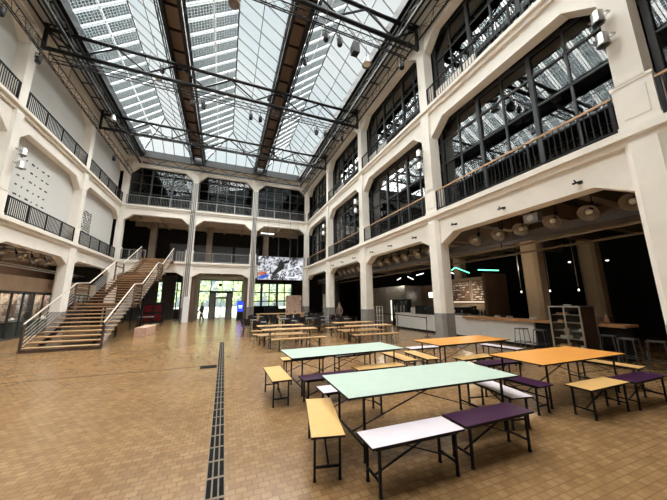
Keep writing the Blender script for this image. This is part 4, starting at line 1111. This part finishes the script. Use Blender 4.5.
# windows of the end wall beside the entrance
far2 = lambda u, d, z: (u, 36.1+d, z)
window(far2, 2.4, 8.4, 0, .9, 4.2, 'daylit windows behind the hanging screen', 3, 2, (1.9, 3.0), slim=2.2, mats=('winframe', 'clear'))
window(far2, -9.6, -2.9, 0, 1.0, 4.2, 'daylit windows behind the red sign under the stair', 3, 2, (3.2,), mats=('winframe', 'clear'))
for i, (a, b_) in enumerate(((-9.6, -6.9), (-6.55, -5.2), (-4.7, -3.3))):
    tag(MB().box(a, b_, 35.4, 35.55, .0, 4.9).build('curtain', 'greybox'), f'dark curtain panel under the stair head, {ordw[i]} from the stair side wall', 'curtain', 'dark curtains by the entrance')
pn = thing('piano', 'black upright piano under the hanging screen', 'piano', (4.95, 31.0, 0))
MB().box(-.75, .75, -.15, .35, 0, 1.25).build('case', 'black', pn); MB().box(-.72, .72, -.42, -.15, .62, .78).build('keyboard_lid', 'black', pn)
for x in (-.68, .68): MB().box(x-.05, x+.05, -.4, -.3, 0, .62).build('leg', 'black', pn)
tag(MB().box(6.2, 7.9, 29.3, 29.42, 0, 2.5).build('picture_screen', 'poster_red'), 'pale wood picture panel with reddish shapes beyond the cafe chairs', 'picture panel')
tag(MB().box(2.9, 6.2, 33.4, 33.6, 0, 1.35).build('partition', 'dark2'), 'low black partition under the windows', 'partition', kind='structure')
# hanging screen
hs = thing('hanging_screen', 'large hanging screen with a black and white collage above the cafe chairs', 'screen', (5.15, 27.2, 5.15))
MB().box(-2.3, 2.3, 0, .14, -1.18, 1.18).build('housing', 'black', hs)
MB().box(-2.28, 2.28, -.012, 0, -1.16, 1.16).build('display', 'screen', hs)
MB().prism([(-2.2, -.45), (-1.55, -.35), (-1.3, -.62), (-1.9, -.80), (-2.2, -.75)], -.02, -.012, 'y').build('orange_patch', 'screen_orange', hs)
MB().prism([(-2.2, -1.1), (-1.75, -1.12), (-1.15, -.78), (-1.5, -.60), (-2.15, -.85)], -.024, -.016, 'y').build('blue_patch', 'screen_blue', hs)
MB().prism([(-.9, -1.0), (-.5, -.55), (-.1, -.3), (.35, .05), (.3, .55), (.05, .9), (-.2, .6), (-.35, .1), (-.75, -.4)], -.018, -.012, 'y').build('dark_figure', 'ink', hs)
MB().prism([(.5, -.85), (1.75, -.8), (1.75, -.9), (.5, -.97)], -.018, -.012, 'y').build('caption_bar', 'screenwhite', hs)
for x in (-1.4, -.3, .9, 1.7): MB().tube((x, .07, 1.18), (x, .07, 5.3), .012, n=5).build('hanger', 'greysteel', hs)
o = thing('bar_lamp', 'bright white bar lamp under the top gallery above the hanging screen', 'lamp', (4.2, 31.0, 9.6)); MB().box(-.75, .75, -.06, .06, -.04, .04).build('diffuser', 'ledwhite', o); MB().box(-.02, .02, -.02, .02, .04, 1.0).build('hanger', 'black', o)

# ------------------------------------------------------------------ outdoors
tag(MB().box(-60, 60, 36.31, 110, -.15, -.02).build('ground_outside', 'pave'), 'bright paving outside the entrance', 'ground', kind='structure')
def tree(x, y, h, r, label):
    o = thing('tree', label, 'tree', (x, y, 0), group='trees outside the entrance')
    MB().tube((0, 0, 0), (0, 0, h*.55), .16, .09).build('trunk', 'bark', o)
    rr = random.Random(int(x*10)); c = MB()
    for k in range(420):
        a, b_ = rr.random()*2*PI, math.acos(rr.uniform(-1, 1)); q = r*rr.uniform(.55, 1)
        p = Vector((q*math.sin(b_)*math.cos(a), q*math.sin(b_)*math.sin(a), h*.62+q*math.cos(b_)*1.15)); s = rr.uniform(.16, .34)
        u = Vector((rr.uniform(-1, 1), rr.uniform(-1, 1), rr.uniform(-1, 1))).normalized(); v = u.orthogonal().normalized()
        c.add([tuple(p+u*s), tuple(p+v*s*.6), tuple(p-u*s), tuple(p-v*s*.6)], [(0, 1, 2, 3)])
    c.build('crown', 'foliage', o)
for i, (x, y, h, r) in enumerate(((-3.6, 43, 6, 2.3), (.8, 45, 6.5, 2.4), (3.6, 42, 5.5, 2.0), (7.5, 44, 6.5, 2.5), (-8, 46, 7, 2.8), (11, 47, 7, 2.8))):
    tree(x, y, h, r, f'green leafy tree outside, {ordw[i]} one planted beyond the glass')

# ------------------------------------------------------------------ people
def person(label, loc, rz, h, mats, stride=.16, arm=.06, bulk=1.0):
    o = thing('person', label, 'person', loc, rz)
    k = h/1.75
    P = [(0,0,.95,.13,.11), (0,0,1.12,.125,.10), (0,0,1.34,.16,.11), (0,0,1.47,.07,.065), (0,.01,1.55,.06,.06), (0,.015,1.66,.078,.095), (0,.01,1.73,.06,.07),
         (-.19,0,1.41,.055,.055), (-.235,-arm,1.14,.042,.042), (-.24,arm*1.5,.90,.033,.033), (-.245,arm*1.8,.80,.028,.036),
         (.19,0,1.41,.055,.055), (.235,arm,1.14,.042,.042), (.24,arm*2.5,.90,.033,.033), (.245,arm*2.8,.80,.028,.036),
         (-.095,0,.87,.095,.095), (-.10,stride*.6,.50,.062,.065), (-.10,stride*.5,.09,.042,.045), (-.10,stride*.5+.15,.035,.04,.03),
         (.095,0,.87,.095,.095), (.10,-stride*.3,.50,.062,.065), (.10,-stride*1.2,.09,.042,.045), (.10,-stride*1.2+.15,.035,.04,.03)]
    E = [(0,1),(1,2),(2,3),(3,4),(4,5),(5,6),(2,7),(7,8),(8,9),(9,10),(2,11),(11,12),(12,13),(13,14),(0,15),(15,16),(16,17),(17,18),(0,19),(19,20),(20,21),(21,22)]
    me = bpy.data.meshes.new('body'); me.from_pydata([(p[0]*k, p[1]*k, p[2]*k) for p in P], E, [])
    ob = bpy.data.objects.new('body', me); COL.objects.link(ob)
    sk = ob.modifiers.new('skin', 'SKIN')
    for v, p in zip(me.skin_vertices[0].data, P): v.radius = (p[3]*k*bulk, p[4]*k*bulk)
    me.skin_vertices[0].data[0].use_root = True
    ss = ob.modifiers.new('sub', 'SUBSURF'); ss.levels = ss.render_levels = 2
    bpy.context.view_layer.update()
    nm = bpy.data.meshes.new_from_object(ob.evaluated_get(bpy.context.evaluated_depsgraph_get()))
    ob.modifiers.clear(); ob.data = nm; ob.parent = o
    nm.materials.clear()
    for m_ in ('skin',)+mats: nm.materials.append(M[m_])
    for p in nm.polygons:
        c = p.center/k; p.use_smooth = True
        p.material_index = 3 if c.z < .09 else (2 if c.z < .70 or (c.z < .93 and abs(c.x) < .2) else (1 if c.z < 1.47 and c.z > .86 else 0))
    MB().lathe([(.088, -.03), (.092, .03), (.075, .085), (.03, .11)], c=(0, -.005*k, 1.675*k), n=14).build('hair', 'hair', o, smooth=True)
    f_ = MB(); f_.tube((0, .085*k, 1.64*k), (0, .118*k, 1.63*k), .012, .006, n=6); f_.build('nose', 'skin', o)
    return o
person('person in dark clothes walking in the bright entrance doorway', (-1.95, 29.9, 0), 1.9, 1.80, ('cloth_dark', 'cloth_dark', 'cloth_dark'), .24, .1, 1.55)
person('person in brown clothes standing beside the column behind the beer tables', (7.9, 18.6, 0), 2.0, 1.72, ('cloth_brown', 'cloth_dark', 'cloth_dark'), .06, .06, 1.15)

# ------------------------------------------------------------------ light
w = bpy.data.worlds.new('sky'); S.world = w; w.use_nodes = True; nt = w.node_tree; nt.nodes.clear()
out = nt.nodes.new('ShaderNodeOutputWorld'); bg = nt.nodes.new('ShaderNodeBackground')
tc = nt.nodes.new('ShaderNodeTexCoord'); n = nd(nt, 'ShaderNodeTexNoise', Scale=2.2, Detail=5.0, Roughness=.55)
nt.links.new(tc.outputs['Generated'], n.inputs['Vector'])
r = nd(nt, 'ShaderNodeValToRGB'); r.color_ramp.elements[0].position = .38; r.color_ramp.elements[1].position = .62
r.color_ramp.elements[0].color = (.62, .78, .88, 1); r.color_ramp.elements[1].color = (.95, 1, 1, 1)
nt.links.new(n.outputs['Fac'], r.inputs['Fac']); nt.links.new(r.outputs[0], bg.inputs['Color']); bg.inputs['Strength'].default_value = .48
nt.links.new(bg.outputs[0], out.inputs[0])
def sun(name, e, ang, rot, col):
    l = bpy.data.lights.new(name, 'SUN'); l.energy = e; l.angle = R(ang); l.color = col
    o = bpy.data.objects.new(name, l); COL.objects.link(o); o.rotation_euler = rot; return o
sun('cloudy_daylight', 25.0, 130, (R(4), R(-14), 0), (1, .97, .93))
def spot_l(name, loc, to, e, ang, col, r=.15):
    l = bpy.data.lights.new(name, 'SPOT'); l.energy = e; l.spot_size = R(ang); l.spot_blend = .6; l.color = col; l.shadow_soft_size = r
    o = bpy.data.objects.new(name, l); COL.objects.link(o); o.location = loc; o.rotation_euler = (Vector(to)-Vector(loc)).to_track_quat('-Z', 'Y').to_euler(); return o
def point(name, loc, e, col, r=.1):
    l = bpy.data.lights.new(name, 'POINT'); l.energy = e; l.color = col; l.shadow_soft_size = r
    o = bpy.data.objects.new(name, l); COL.objects.link(o); o.location = loc; return o
point('strip_lamp_light', (13.7, 12.7, 2.1), 25, (1, .82, .6))
for i, y in enumerate((19.0, 20.6, 22.2, 23.8, 25.4)): point('exhibition_light', (-10.72, y, 2.85), 45, (1, .9, .76))
point('kitchen_light', (11.9, 19.5, 3.2), 25, (1, .93, .82)); point('bar_light', (12.3, 15.8, 3.4), 18, (1, .9, .75)); point('bar_pendant_light', (11.6, 8.0, 3.3), 14, (1, .85, .65))

# ------------------------------------------------------------------ camera
cam = bpy.data.cameras.new('camera'); co = bpy.data.objects.new('camera', cam); COL.objects.link(co); S.camera = co
cam.sensor_width = 36; cam.lens = 36*269.39/667; cam.clip_end = 400; cam.clip_start = .05
yaw, pit, rol = R(21.85), R(10.75), R(-.42)
f_ = Vector((math.sin(yaw)*math.cos(pit), math.cos(yaw)*math.cos(pit), math.sin(pit))); r_ = Vector((math.cos(yaw), -math.sin(yaw), 0)); u_ = r_.cross(f_)
r2 = r_*math.cos(rol)+u_*math.sin(rol); u2 = -r_*math.sin(rol)+u_*math.cos(rol)
co.matrix_world = Matrix(((r2.x, u2.x, -f_.x, 0), (r2.y, u2.y, -f_.y, 0), (r2.z, u2.z, -f_.z, 1.85), (0, 0, 0, 1)))
S.view_settings.view_transform = 'Standard'; S.view_settings.look = 'None'; S.view_settings.exposure = .72; S.view_settings.gamma = 1; S.view_settings.use_curve_mapping = False
